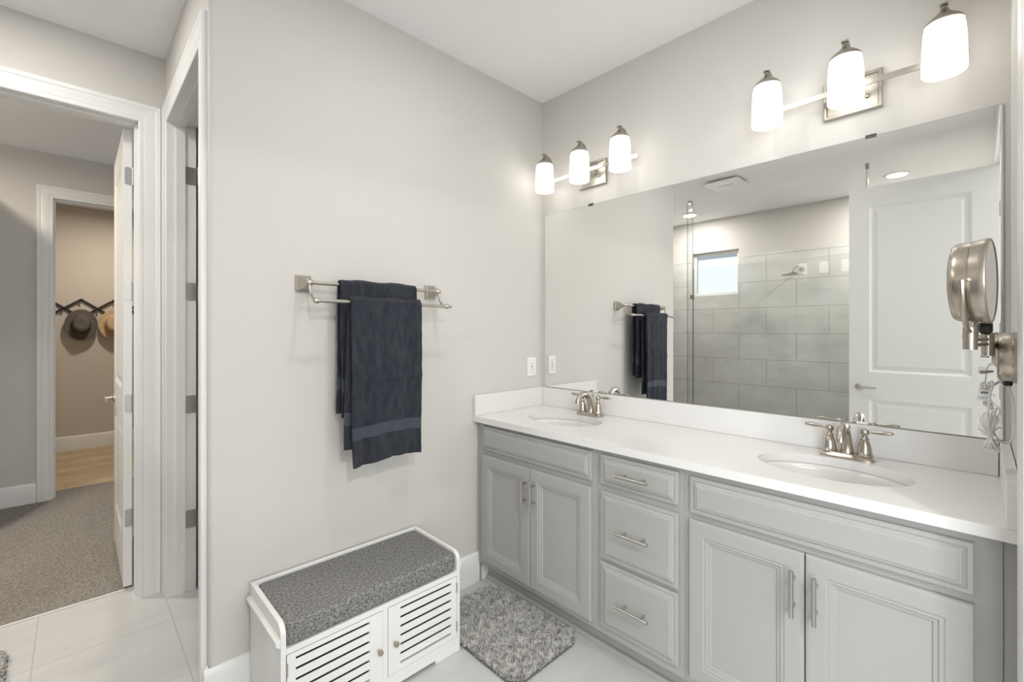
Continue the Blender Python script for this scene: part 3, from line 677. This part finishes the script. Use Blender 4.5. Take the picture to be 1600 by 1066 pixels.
def towel(label, x0, x1, by, bz, zf, zb, amp, seed, th=0.011, band=None, skew=0.0):
    rnd = random.Random(seed); R = 0.0085+th/2+0.0015
    nx = 56; prof = []
    nF, nA, nB = 84, 10, 60
    vs = []; mi = []
    ph = [rnd.uniform(0, 6.28) for _ in range(6)]
    def wr(u, k, back):                      # cloth folds, k = 0 at the bar and 1 at the hem
        g = k**0.8
        a = amp*(0.55*math.sin(u*9.5+ph[0]+k*0.8)+0.40*math.sin(u*17+ph[1]-k*1.7)+0.24*math.sin(u*31+ph[2]+k*2.0))*(0.25+0.75*g)
        return a*(0.5 if back else 1.0)
    rows = []
    for i in range(nF+1): rows.append(('f', 1-i/nF))
    for i in range(1, nA): rows.append(('a', i/nA))
    for i in range(nB+1): rows.append(('b', i/nB))
    for (kind, k) in rows:
        for j in range(nx+1):
            u = j/nx; x = x0+(x1-x0)*u
            if kind == 'f':
                zend = zf(u); z = bz+(zend-bz)*k; y = by-R-wr(u, k, False)-0.003*math.sin(k*PI)-(0.005*math.exp(-((z-1.143)/0.007)**2) if amp > 0.01 else 0)
                z -= 0
                x += skew*k*(1-u)+0.006*math.sin(k*5+ph[3])*(1 if u < 0.5 else 0.4)*k
            elif kind == 'a':
                a = PI*k; y = by-R*math.cos(a); z = bz+R*math.sin(a)
                y += 0; z += 0.0025*math.sin(u*14+ph[4])*math.sin(a)
            else:
                zend = zb(u); z = bz+(zend-bz)*k; y = by+R+min(0.0, 0)+wr(u, k, True)*0.5
                x += 0.004*math.sin(k*4+ph[5])*k - 0.016*(1-u)*k*(1 if skew else 0)
            vs.append((x, y, z))
    n = len(rows); fs = []; mi = []
    for i in range(n-1):
        for j in range(nx):
            a = i*(nx+1)+j; fs.append((a, a+1, a+nx+2, a+nx+1))
            kind, k = rows[i]; inb = False
            if kind != 'a' and band:
                e = zf(j/nx) if kind == 'f' else zb(j/nx); z = bz+(e-bz)*k; inb = band[0] < z-e < band[1]
            mi.append(1 if inb else 0)
    mb = MB(); mb.v = vs; mb.f = fs; mb.mi = mi
    o = mb.build('towel', [M['towel'], M['towel_band']], smooth=True, angle=80)
    s = o.modifiers.new('thick', 'SOLIDIFY'); s.thickness = th; s.offset = 0
    bv = o.modifiers.new('round', 'BEVEL'); bv.width = th*0.42; bv.segments = 3; bv.limit_method = 'ANGLE'; bv.angle_limit = math.radians(60)
    # terry roughness
    tx = bpy.data.textures.new('terry', 'CLOUDS'); tx.noise_scale = 0.03
    dm = o.modifiers.new('soft', 'DISPLACE'); dm.texture = tx; dm.strength = 0.004; dm.mid_level = 0.5; dm.texture_coords = 'LOCAL'
    return tag(o, label, 'towel', 'navy towels')
towel('dark navy bath towel folded over the rear bar against the wall', -1.305, -0.952, BY1, BZ1, lambda u: 0.985+0.01*math.sin(u*4), lambda u: 1.0, 0.006, 3, 0.012, (0.10, 0.15))
towel('dark navy towel with a woven band hanging over the front bar', -1.290, -0.975, BY2, BZ2, lambda u: 0.806-0.006*math.cos(u*6)+0.012*(u-0.5), lambda u: 0.865, 0.015, 12, 0.013, (0.105, 0.150), 0.012)

# ------------------------------------------------------------------ outlet
ol = thing('outlet', (-0.0985, 0, 1.123), 'white rectangular wall outlet above the side splash', 'outlet')
f = lambda u, v, d: (u, -d-0.0004, v)
MB().rings(f, -0.134, -0.063, 1.066, 1.180, [(0, 0), (0, 0.003), (0.003, 0.006), (0.018, 0.0065), (0.0185, 0.005), (0.019, 0.0045)], True).build('cover_plate', M['plastic'], ol)
mb = MB(); mb.rings(f, -0.1152, -0.0818, 1.0895, 1.1565, [(0, 0.0045), (0, 0.0075), (0.0015, 0.0085), (0.002, 0.0085)], True); fc = mb.build('receptacle', M['plastic'], ol)
mb = MB()
for z in (1.107, 1.141):
    for dx in (-0.006, 0.006): mb.box(-0.0985+dx-0.001, -0.0985+dx+0.001, -0.0096, -0.0088, z-0.004, z+0.005)
    mb.box(-0.1005, -0.0965, -0.0096, -0.0088, z-0.0105, z-0.007)
mb.box(-0.105, -0.092, -0.0096, -0.0088, 1.1205, 1.1255)
mb.build('slots', M['ink'], fc)

# ------------------------------------------------------------------ storage bench
BX0, BX1, BYF, BYB = -1.61, -0.912, -0.362, -0.018
bn = thing('storage_bench', ((BX0+BX1)/2, (BYF+BYB)/2, 0), 'white shoe storage bench with louvered doors and a grey cushion', 'bench')
def side(x0, x1):
    ps = [(BYB, 0.001), (BYB, 0.415)]
    ps += [(BYF+0.035+0.035*math.cos(a), 0.38+0.035*math.sin(a)) for a in [PI/2+PI/2*i/8*1.0 for i in range(9)]]
    ps += [(BYF, 0.001)]
    return MB().extr(ps, lambda p, q, s: (s, p, q), x0, x1)
side(BX0, BX0+0.016).build('side_panel', M['pure_white'], bn, bevel=0.0012)
side(BX1-0.016, BX1).build('side_panel', M['pure_white'], bn, bevel=0.0012)
MB().box(BX0+0.016, BX1-0.016, BYB-0.014, BYB, 0.001, 0.415).build('back_panel', M['pure_white'], bn, bevel=0.001)
for (x0, x1) in ((BX0-0.014, BX0), (BX1, BX1+0.010)):
    ps = [(0, 0.345), (-0.006, 0.347), (-0.013, 0.354), (-0.013, 0.366), (-0.006, 0.370), (0, 0.371)]
    sg = 1 if x0 < BX0 else -1; xe_ = BX0 if sg > 0 else BX1
    mb = MB().extr(ps, lambda p, q, s: (xe_+sg*p*(1 if sg > 0 else 0.75), s, q), BYF+0.004, BYB-0.002); mb.build('side_moulding', M['pure_white'], bn, smooth=True)
MB().box(BX0+0.016, BX1-0.016, BYF, BYB-0.014, 0.318, 0.336).build('seat_board', M['pure_white'], bn, bevel=0.001)
mb = MB(); fr0 = BYF+0.001; fr1 = BYF+0.015
XC = -1.253
mb.box(XC-0.010, XC+0.010, fr0, fr1, 0.06, 0.318)
mb.box(BX0+0.016, BX1-0.016, fr0, fr1, 0.040, 0.062)
mb.box(BX0+0.016, BX0+0.12, fr0, fr1, 0.001, 0.040); mb.box(BX1-0.12, BX1-0.016, fr0, fr1, 0.001, 0.040)
mb.box(BX0+0.12, BX1-0.12, fr0, fr1, 0.016, 0.040)
mb.build('front_frame', M['pure_white'], bn, bevel=0.0008)
MB().box(BX0+0.016, BX1-0.016, BYF+0.020, BYB-0.014, 0.045, 0.06).build('bottom_board', M['pure_white'], bn)
MB().box(BX0+0.0165, BX1-0.0165, BYF+0.0165, BYF+0.0195, 0.061, 0.317).build('inner_shadow_board', M['dark'], bn)  # near-black sheet painted in as the shade behind the louver gaps
def ldoor(x0, x1, kx, hx):
    mb = MB(); st = 0.036; z0, z1 = 0.0645, 0.3155; a, b_ = BYF-0.0005, BYF+0.0135
    i0, i1 = (x0+(0.026 if hx < kx else 0.05), x1-(0.05 if hx < kx else 0.026)); zz0, zz1 = z0+0.022, z1-0.016
    mb.box(x0, i0, a, b_, z0, z1); mb.box(i1, x1, a, b_, z0, z1); mb.box(i0, i1, a, b_, z0, zz0); mb.box(i0, i1, a, b_, zz1, z1)
    n = 8; gap = 0.0085; pitch = (zz1-zz0+0.0)/ (n-1+0.0) * 1.0; h = (zz1-zz0-(n-1)*gap)/(n-2) if False else None
    ns = 6; sh = (zz1-zz0-(ns+1)*gap)/ns
    for k in range(ns):
        s0 = zz0+gap+k*(sh+gap)
        ps = [(a+0.001, s0), (a+0.001, s0+sh), (a+0.004, s0+sh), (a+0.004, s0)]
        mb.extr(ps, lambda p, q, s: (s, p, q), i0, i1)
    d = mb.build('louver_door', M['pure_white'], bn)
    MB().lathe([(0.004, 0), (0.004, 0.010), (0.009, 0.013), (0.011, 0.018), (0.009, 0.023), (0.001, 0.024)], (kx, a, 0.180), (0, -1, 0), 8).build('knob', M['nickel'], d)
    for z in (0.11, 0.27): MB().tube([(hx, a-0.002, z-0.02), (hx, a-0.002, z+0.02)], 0.003, 8).build('hinge', M['steel'], d, smooth=True)
ldoor(BX0+0.0185, XC-0.0115, XC-0.028, BX0+0.0185)
ldoor(XC+0.0115, BX1-0.0185, XC+0.036, BX1-0.0185)
# cushion
def rbox(x0, x1, y0, y1, z0, z1, r, n=5, puff=0.0):
    mb = MB(); nx, ny = 48, 24
    import bmesh
    me_v = []; 
    g = lambda t, a, b_: a+(b_-a)*t
    rings_ = []
    lay = [(z0+r*(1-math.cos(PI/2*i/n)), r*(1-math.sin(PI/2*i/n))) for i in range(n+1)] + [(z1-r+r*math.sin(PI/2*i/n), r*(1-math.cos(PI/2*i/n))) for i in range(n+1)]
    def loop(ins, z):
        pts = []; cr_ = 0.022
        for (cx, cy, a0) in ((x1-cr_, y1-cr_, 0), (x0+cr_, y1-cr_, PI/2), (x0+cr_, y0+cr_, PI), (x1-cr_, y0+cr_, 1.5*PI)):
            for i in range(6):
                a = a0+PI/2*i/5; pts.append((cx+(cr_-ins)*math.cos(a), cy+(cr_-ins)*math.sin(a), z))
        return pts
    L_ = [loop(min(i_, 0.0215), z) for (z, i_) in lay]
    k = len(L_[0]); vs = [p for l in L_ for p in l]; fs = []
    for q in range(len(L_)-1):
        for j in range(k): fs.append((q*k+j, q*k+(j+1) % k, (q+1)*k+(j+1) % k, (q+1)*k+j))
    fs += [tuple(range(k-1, -1, -1)), tuple((len(L_)-1)*k+j for j in range(k))]
    mb.add(vs, fs); return mb
cu = rbox(BX0+0.0168, BX1-0.0168, BYF+0.003, BYB-0.0148, 0.3370, 0.410, 0.012).build('bench_cushion', M['fabric'], smooth=True, angle=60)
tag(cu, 'grey tweed seat cushion lying on the white storage bench', 'cushion')

# ------------------------------------------------------------------ rugs (shag pile of bent blades)
def rug(name, label, cx, cy, w, d, rot, n, seed):
    rnd = random.Random(seed); cr_ = 0.07; ca, sa = math.cos(rot), math.sin(rot)
    def T(x, y, z): return (cx+x*ca-y*sa, cy+x*sa+y*ca, z)
    pts = []
    for (qx, qy, a0) in ((w/2-cr_, d/2-cr_, 0), (-w/2+cr_, d/2-cr_, PI/2), (-w/2+cr_, -d/2+cr_, PI), (w/2-cr_, -d/2+cr_, 1.5*PI)):
        for i in range(9): a = a0+PI/2*i/8; pts.append((qx+cr_*math.cos(a), qy+cr_*math.sin(a)))
    root = thing(name, (cx, cy, 0), label, 'rug')
    mb = MB(); k = len(pts); vs = [T(x, y, 0.001) for x, y in pts]+[T(x*0.992, y*0.992, 0.008) for x, y in pts]
    mb.add(vs, [tuple(range(k-1, -1, -1)), tuple(range(k, 2*k))]+[(i, (i+1) % k, k+(i+1) % k, k+i) for i in range(k)])
    mb.build('backing', M['rug_base'], root)
    def inside(x, y):
        ax, ay = abs(x)-(w/2-cr_), abs(y)-(d/2-cr_)
        return not (ax > cr_ or ay > cr_ or (ax > 0 and ay > 0 and ax*ax+ay*ay > cr_*cr_))
    mb = MB(); vs = []; fs = []
    for _ in range(n):
        x, y = rnd.uniform(-w/2, w/2), rnd.uniform(-d/2, d/2)
        if not inside(x*1.01, y*1.01): continue
        # flow of the pile
        q_ = (int((x+0.006*math.sin(y*90))*115+500), int((y+0.006*math.sin(x*80))*115+500)); fl = random.Random(q_[0]*7919+q_[1]*104729+seed).uniform(0, 6.28) + rnd.uniform(-1.3, 1.3)
        ln = rnd.uniform(0.014, 0.026); ti = rnd.uniform(0.25, 0.9); b0 = 0.0016
        dx, dy = math.cos(fl), math.sin(fl); px, py = -dy*b0, dx*b0; z = 0.006
        x1, y1, z1 = x+dx*ln*ti*0.4, y+dy*ln*ti*0.4, z+ln*0.55
        x2, y2, z2 = x+dx*ln*ti, y+dy*ln*ti, z+ln*(1-ti*0.45)
        b_ = len(vs)
        vs += [T(x-px, y-py, z), T(x+px, y+py, z), T(x1+px, y1+py, z1), T(x1-px, y1-py, z1), T(x2+px*0.6, y2+py*0.6, z2), T(x2-px*0.6, y2-py*0.6, z2)]
        fs += [(b_, b_+1, b_+2, b_+3), (b_+3, b_+2, b_+4, b_+5)]
    me = bpy.data.meshes.new('pile'); me.from_pydata(vs, [], fs); me.materials.append(M['pile'])
    o = bpy.data.objects.new('pile', me); COL.objects.link(o); o.parent = root; o.matrix_parent_inverse = pinv(root); o['kind'] = 'stuff'
rug('bath_rug', 'shaggy grey bath rug on the tile between bench and vanity', -0.694, -0.385, 0.40, 0.58, 0.0, 30000, 4)
rug('bath_rug', 'grey bath rug at the lower left corner of the floor', -2.47, 0.64, 0.42, 0.62, 0.03, 16000, 9)

# ------------------------------------------------------------------ magnifying mirror on the side wall
mm = thing('magnifying_mirror', (-0.42, WE, 1.276), 'round brushed nickel magnifying mirror on a swing arm', 'mirror')
nrm = Vector((-0.12, -0.993, 0)).normalized(); fc_ = Vector((-0.600, -1.893, 1.449))
R0 = 0.0955; Tk = 0.056
Bc = fc_ - nrm*Tk
mb = MB().lathe([(0.080, -0.004), (0.085, -0.003), (0.089, 0.002), (0.0905, 0.010), (0.0915, 0.028), (0.0905, 0.0285), (0.0905, 0.0295), (0.0925, 0.030), (0.0945, 0.044), (R0, 0.052), (R0-0.001, 0.056), (R0-0.0045, 0.057), (R0-0.006, 0.054), (0.002, 0.054)], tuple(Bc), tuple(nrm), 64)
dr = mb.build('drum', M['nickel'], mm, smooth=True, angle=50)
MB().lathe([(0.001, 0), (R0-0.0065, 0), (R0-0.0065, 0.001), (0.001, 0.001)], tuple(fc_-nrm*0.0015), tuple(nrm), 64).build('mirror_face', M['mirror'], dr)
MB().lathe([(0.001, 0), (0.079, 0), (0.079, 0.001), (0.001, 0.001)], tuple(Bc-nrm*0.0045), tuple(-nrm), 64).build('mirror_face', M['mirror'], dr)
# yoke pivot on the camera side of the drum, arm curling down under it
side_ = Vector((-0.993, 0.12, 0)); mid = fc_ - nrm*0.034
piv = mid+side_*0.094
MB().tube([tuple(mid+side_*0.090), tuple(mid+side_*0.104)], 0.0085, 18).build('pivot', M['nickel'], mm, smooth=True)
base_pt = Vector((-0.555, -1.858, 1.333))
P = []
for i in range(15):
    t = PI/2*i/14
    P.append(tuple(Vector((mid.x, mid.y, 1.447))+side_*(0.1025*math.cos(t*1.0))+Vector((0, 0, -0.1115*math.sin(t)))))
mb = MB().tube(P, 0.0052, 12)
P2 = [tuple(Vector(p)-2*side_*(Vector(p)-Vector((mid.x, mid.y, 1.447))).dot(side_)) for p in P]
mb.tube(P2, 0.0052, 12); mb.build('yoke', M['nickel'], mm, smooth=True)
def hang(u, v, d):       # millimetres in the plane the cord hangs in, measured from its tie; d = towards the vanity wall
    return Vector((-0.4703, -1.8907, 1.0841)) + Vector((0.7197, -0.6943, 0))*(u/1000) + Vector((0, 0, 1))*(v/1000) + Vector((1.4540, -0.0132, -0.2304))*(d/1000)
j0 = Vector((mid.x, mid.y, 1.333))
mb = MB(); mb.tube([tuple(j0+Vector((0, 0, 0.012))), tuple(j0+Vector((0, 0, -0.038)))], 0.0125, 20)
mb.tube([tuple(j0+Vector((0, 0, -0.006))), tuple(j0+Vector((0, 0, -0.012)))], 0.0135, 20); mb.build('swivel_post', M['nickel'], mm, smooth=True)
j1 = Vector((-0.470, -1.888, 1.305))
ax0 = j0+Vector((0, 0, -0.016))
mb = MB()
for dz in (0.0, -0.012): mb.tube([tuple(ax0+Vector((0, 0, dz))), tuple(j1+Vector((0, 0, 0.012+dz)))], 0.0045, 10)
mb.build('swing_arm', M['nickel'], mm, smooth=True)
mb = MB(); mb.tube([tuple(j1+Vector((0, 0, 0.028))), tuple(j1+Vector((0, 0, -0.028)))], 0.0115, 20); mb.tube([tuple(j1), (-0.42, -1.906, 1.300)], 0.012, 12)
mb.build('knuckle', M['nickel'], mm, smooth=True)
MB().lathe([(0.001, -0.012), (0.010, -0.012), (0.0155, -0.008), (0.0165, 0), (0.0155, 0.008), (0.010, 0.012), (0.001, 0.012)], (-0.500, -1.884, 1.345), (0.1, 1, 0), 24).build('lock_knob', M['black'], mm, smooth=True)
mb = MB().tube([(-0.500, -1.884, 1.345), tuple(j1+Vector((0, 0, 0.02)))], 0.005, 10); mb.build('knob_stem', M['nickel'], mm, smooth=True)
MB().lathe([(0.001, 0.036), (0.050, 0.036), (0.057, 0.033), (0.060, 0.026), (0.0605, 0.012), (0.0625, 0.010), (0.0625, 0.0005), (0.001, 0.0005)], (-0.42, WE, 1.272), (0, 1, 0), 48).build('wall_plate', M['nickel'], mm, smooth=True)
MB().lathe([(0.001, 0), (0.008, 0), (0.009, 0.008), (0.001, 0.009)], (-0.42, WE+0.018, 1.203), (0, 0, 1), 16).build('cord_grommet', M['black'], mm, smooth=True)
MB().tube([(-0.452, -1.8955, 1.238), (-0.498, -1.878, 1.238)], [0.003, 0.0045], 10).build('switch', M['nickel'], mm, smooth=True)
# power cord, coiled and tied
def spl(pts, k=8, closed=False):
    P = [Vector(p) for p in pts]; out = []; n = len(P)
    rng = range(n if closed else n-1)
    for i in rng:
        g = (lambda q: P[q % n]) if closed else (lambda q: P[min(max(q, 0), n-1)])
        p0, p1, p2, p3 = g(i-1), g(i), g(i+1), g(i+2)
        for j in range(k):
            t = j/k; out.append(0.5*((2*p1)+(p2-p0)*t+(2*p0-5*p1+4*p2-p3)*t*t+(3*p1-p0-3*p2+p3)*t**3))
    if not closed: out.append(P[-1])
    return out
cz = 1.04
cd = thing('power_cord', (-0.50, -1.885, 1.05), 'white coiled power cord hanging below the magnifying mirror', 'power cord')
t0 = 1.12
mb = MB()
mb.tube(spl([(-0.42, WE+0.018, 1.203), hang(60.7, 85.6, 50.0), hang(62.3, 31.1, 50.0), hang(59.1, -7.8, 40.0), hang(43.6, -20.2, 30.0), hang(26.5, -15.6, 20.0), hang(9.3, 7.8, 10.0)]), 0.0022, 8)
mb.tube(spl([hang(51.4, 121.4, 30.0), hang(37.4, 127.6, 20.0), hang(15.6, 127.6, 10.0), hang(3.1, 105.8, 0.0), hang(-1.6, 74.7, 0.0), hang(-4.7, 38.9, 0.0)]), 0.0024, 8)
mb.tube(spl([hang(9.3, 7.8, 10.0), hang(21.8, 18.7, 20.0), hang(29.6, 17.1, 30.0)]), 0.0022, 8)
rn = random.Random(5)
for k, (lx, ly, tx, ty) in enumerate([(-20.2, 38.9, 21.8, -37.4), (-23.3, 18.7, 15.6, -31.1), (-12.5, 46.7, 9.3, -34.2), (6.2, 49.8, 0.0, -34.2), (14.0, 38.9, -7.8, -31.1), (17.1, 59.1, 23.3, -40.5), (0.0, 43.6, 17.1, -40.5)]):
    cx_, cy_ = rn.uniform(-2.3, 2.3), 0.0; d_ = -10+4*k
    up = [(cx_-1.6, cy_), ((cx_+lx)/2-4.7, (cy_+ly)/2), (lx-3, ly-3), (lx+1.6, ly+8), (lx+8, ly-1.6), ((cx_+lx)/2+4.7, (cy_+ly)/2), (cx_+1.6, cy_)]
    dn = [((cx_+tx)/2+3, (cy_+ty)/2), (tx+2.3, ty+4.7), (tx-0.8, ty), (tx-4.7, ty+6.2), ((cx_+tx)/2-3, (cy_+ty)/2)]
    mb.tube(spl([hang(x, y, d_+6*math.sin(i)) for i, (x, y) in enumerate(up+dn)], 6, True), 0.0021, 8, closed=True)
mb.build('cord', M['cordm'], cd, smooth=True)
mb = MB(); c = hang(0.0, 0.0, 0.0)
mb.tube([(c.x+0.013*math.cos(a), c.y+0.013*math.sin(a), c.z+0.001*math.sin(a)) for a in [2*PI*i/24 for i in range(24)]], 0.0014, 8, closed=True); mb.build('tie', M['plastic'], cd, smooth=True)
def label_tag(pts, t, marks):
    A, B, C_, D_ = [hang(x, y, t) for x, y in pts]
    n_ = (B-A).cross(D_-A).normalized()*0.0004
    mb = MB(); mb.add([A-n_, B-n_, C_-n_, D_-n_, A+n_, B+n_, C_+n_, D_+n_], [(0,1,2,3),(7,6,5,4),(0,4,5,1),(1,5,6,2),(2,6,7,3),(3,7,4,0)])
    o = mb.build('warning_label', M['paper'], cd)
    mb = MB()
    for (u0, u1, v0, v1) in marks:
        q = lambda u, v: A+(B-A)*u+(D_-A)*v - (n_*1.6 if n_.x > 0 else n_*-1.6)
        mb.add([q(u0, v0), q(u1, v0), q(u1, v1), q(u0, v1)], [(0, 1, 2, 3)])
    mb.build('print', M['ink'], o)
label_tag([(-26.5, 109.0), (4.7, 107.4), (1.6, 96.5), (-31.1, 96.5)], -15.0, [(0.25, 0.42, 0.3, 0.7), (0.45, 0.6, 0.3, 0.7), (0.63, 0.8, 0.3, 0.7)])
label_tag([(-31.1, 95.7), (4.7, 94.9), (0.0, 80.9), (-34.2, 84.0)], -14.0, [(0.2, 0.8, 0.35, 0.42), (0.2, 0.75, 0.6, 0.67)])
label_tag([(4.7, 121.4), (24.9, 133.9), (28.0, 126.1), (7.8, 115.2)], -10.0, [(0.2, 0.8, 0.4, 0.6)])
label_tag([(34.2, 127.6), (54.5, 129.2), (54.5, 118.3), (34.2, 118.3)], 20.0, [(0.3, 0.7, 0.4, 0.6)])

# ------------------------------------------------------------------ shower enclosure seen in the mirror
GX = -2.72
sg = thing('shower_screen', (GX, -0.6, 0), 'clear frameless glass shower screen seen in the mirror', 'shower screen')
def pane(name, y0, y1, z0, z1, x=GX):
    o = MB().box(x-0.005, x+0.005, y0+0.0012, y1-0.0012, z0, z1).build(name, M['glass'], sg)
    for e0 in (y0, y1-0.0012): MB().box(x-0.005, x+0.005, e0, e0+0.0012, z0, z1).build('glass_edge', M['glass_edge'], o)
    return o
p1 = pane('glass_panel', -1.90, 0.27, 0.03, 2.0)
p2 = pane('glass_fin', 0.275, 0.335, 0.03, 2.715)
p3 = pane('glass_fin', -1.222, -1.206, 2.006, 2.715)
for (y, z, cw) in ((0.305, 2.715, 0.018), (-1.208, 2.715, 0.005), (-1.221, 2.715, 0.005), (0.28, 1.70, 0.018)):
    MB().box(GX-0.014, GX+0.014, y-cw, y+cw, z-0.02, z+(0.022 if z > 2 else 0.022)).build('clamp', M['hinge'], sg, bevel=0.002)
cb = MB().box(GX-0.06, GX+0.06, -1.93, 0.42, 0.0005, 0.029); struct(cb.build('trim_7', M['shower_tile_x'], bevel=0.003), 'low tiled curb under the shower glass', 'trim')
sh = thing('overhead_shower', (XL+tt, -0.47, 2.02), 'round rain shower head on a short arm seen in the mirror', 'shower head')
MB().tube(spl([(XL+tt, -0.50, 2.02), (XL+0.12, -0.50, 2.035), (XL+0.22, -0.49, 2.02), (XL+0.27, -0.48, 1.965)]), 0.009, 12).build('arm', M['nickel'], sh, smooth=True)
MB().lathe([(0.03, 0.0), (0.025, 0.006), (0.009, 0.008), (0.009, 0.012)], (XL+tt, -0.50, 2.02), (1, 0, 0), 20).build('flange', M['nickel'], sh, smooth=True)
MB().lathe([(0.001, 0), (0.105, 0.0), (0.108, 0.004), (0.102, 0.011), (0.04, 0.022), (0.018, 0.032), (0.001, 0.034)], (XL+0.27, -0.48, 1.935), (0.05, 0, 1), 36).build('rose', M['nickel'], sh, smooth=True)

# ------------------------------------------------------------------ hats on the accordion rack
rk = thing('hat_rack', (-1.9, Y3, 1.59), 'black accordion peg rack on the wall beyond the doorways', 'coat rack')
P0 = -2.024; hp = 0.1375; zt, zb_ = 1.690, 1.490; bw_ = 0.011
mb = MB()
def rod(xa, za, xb, zb2, y):
    a = Vector((xa, 0, za)); c = Vector((xb, 0, zb2)); d = (c-a).normalized(); n_ = Vector((-d.z, 0, d.x))*bw_; a2 = a-d*0.008; c2 = c+d*0.008
    v = [a2-n_, c2-n_, c2+n_, a2+n_]
    mb.add([(p.x, y, p.z) for p in v]+[(p.x, y-0.006, p.z) for p in v], [(0,1,2,3),(7,6,5,4),(0,4,5,1),(1,5,6,2),(2,6,7,3),(3,7,4,0)])
for k in range(-2, 4):
    x = P0+k*2*hp
    rod(x, zt, x+2*hp, zb_, Y3-0.014); rod(x, zb_, x+2*hp, zt, Y3-0.022)
mb.build('lattice', M['rack'], rk)
for k in range(-1, 4):
    for (x, z) in ((P0+k*2*hp, zt), (P0+k*2*hp, zb_), (P0+hp+k*2*hp, (zt+zb_)/2)):
        MB().lathe([(0.007, 0), (0.006, 0.045), (0.010, 0.052), (0.010, 0.058), (0.002, 0.062)], (x, Y3-0.005, z), (0, -1, 0), 12).build('peg', M['rack'], rk, smooth=True)
def hat(name, label, x, z, brim, crown, m_, band):
    root = thing(name, (x, Y3-0.07, z), label, 'hat', 'hats on the accordion rack')
    c = (x, Y3-0.060, z); ax = (0, -1, 0.12)
    MB().lathe([(0.001, 0.004), (crown*0.98, 0.004), (crown+0.004, 0.0), (brim*0.8, -0.006), (brim-0.004, 0.004), (brim, 0.010), (brim-0.003, 0.013), (brim*0.8, 0.0), (crown+0.012, 0.007), (crown, 0.018), (crown*0.96, 0.06), (crown*0.88, 0.088), (crown*0.70, 0.102), (crown*0.4, 0.100), (0.001, 0.094)], c, ax, 48, 1.0, 1.28).build('hat_body', M[m_], root, smooth=True, angle=70)
    MB().lathe([(crown*0.992+0.002, 0.014), (crown*0.992+0.003, 0.016), (crown*0.985+0.002, 0.038), (crown*0.97, 0.038), (crown*0.97, 0.014)], c, ax, 48, 1.0, 1.28).build('hat_band', M[band], root, smooth=True)
hat('hat', 'dark grey wide brim hat hanging from the black rack', -2.024, 1.405, 0.133*1.03, 0.078, 'hat_grey', 'rack')
hat('hat', 'tan straw hat hanging beside the dark grey hat', -1.752, 1.41, 0.128*1.03, 0.075, 'hat_tan', 'hat_tan')

# lamps of the rooms beyond the left doorways
def ceiling_lamp(x, y, label, power, col, sz=0.14):
    root = thing('ceiling_lamp', (x, y, H), label, 'ceiling light')
    MB().lathe([(0.13, 0), (0.13, -0.02), (0.001, -0.02)], (x, y, H-0.0005), (0, 0, 1), 36).build('base', M['nickel'], root, smooth=True)
    MB().lathe([(0.125, -0.0205), (0.11, -0.045), (0.07, -0.062), (0.001, -0.068)], (x, y, H-0.0005), (0, 0, 1), 36).build('diffuser', M['lens'], root, smooth=True)
    d = area('ceiling_lamp_light', (x, y, H-0.075), (0, 0, 0), sz, sz, power, col, 'DISK'); d.parent = root; d.matrix_parent_inverse = pinv(root)
ceiling_lamp(-2.9, 2.05, 'unseen round ceiling lamp added in the carpeted room', 26, (1, 0.89, 0.76))  # unseen lamp added for warm light and the shadow edge on the far wall
ceiling_lamp(-1.75, 4.25, 'round ceiling lamp in the hall with the hats', 17, (1, 0.86, 0.70))

ceiling_lamp(-2.15, -3.1, 'unseen round ceiling lamp added in the bedroom behind the entry doorway', 40, (1, 0.97, 0.93), 0.24)  # unseen lamp added to brighten the lower bathroom walls through the doorway
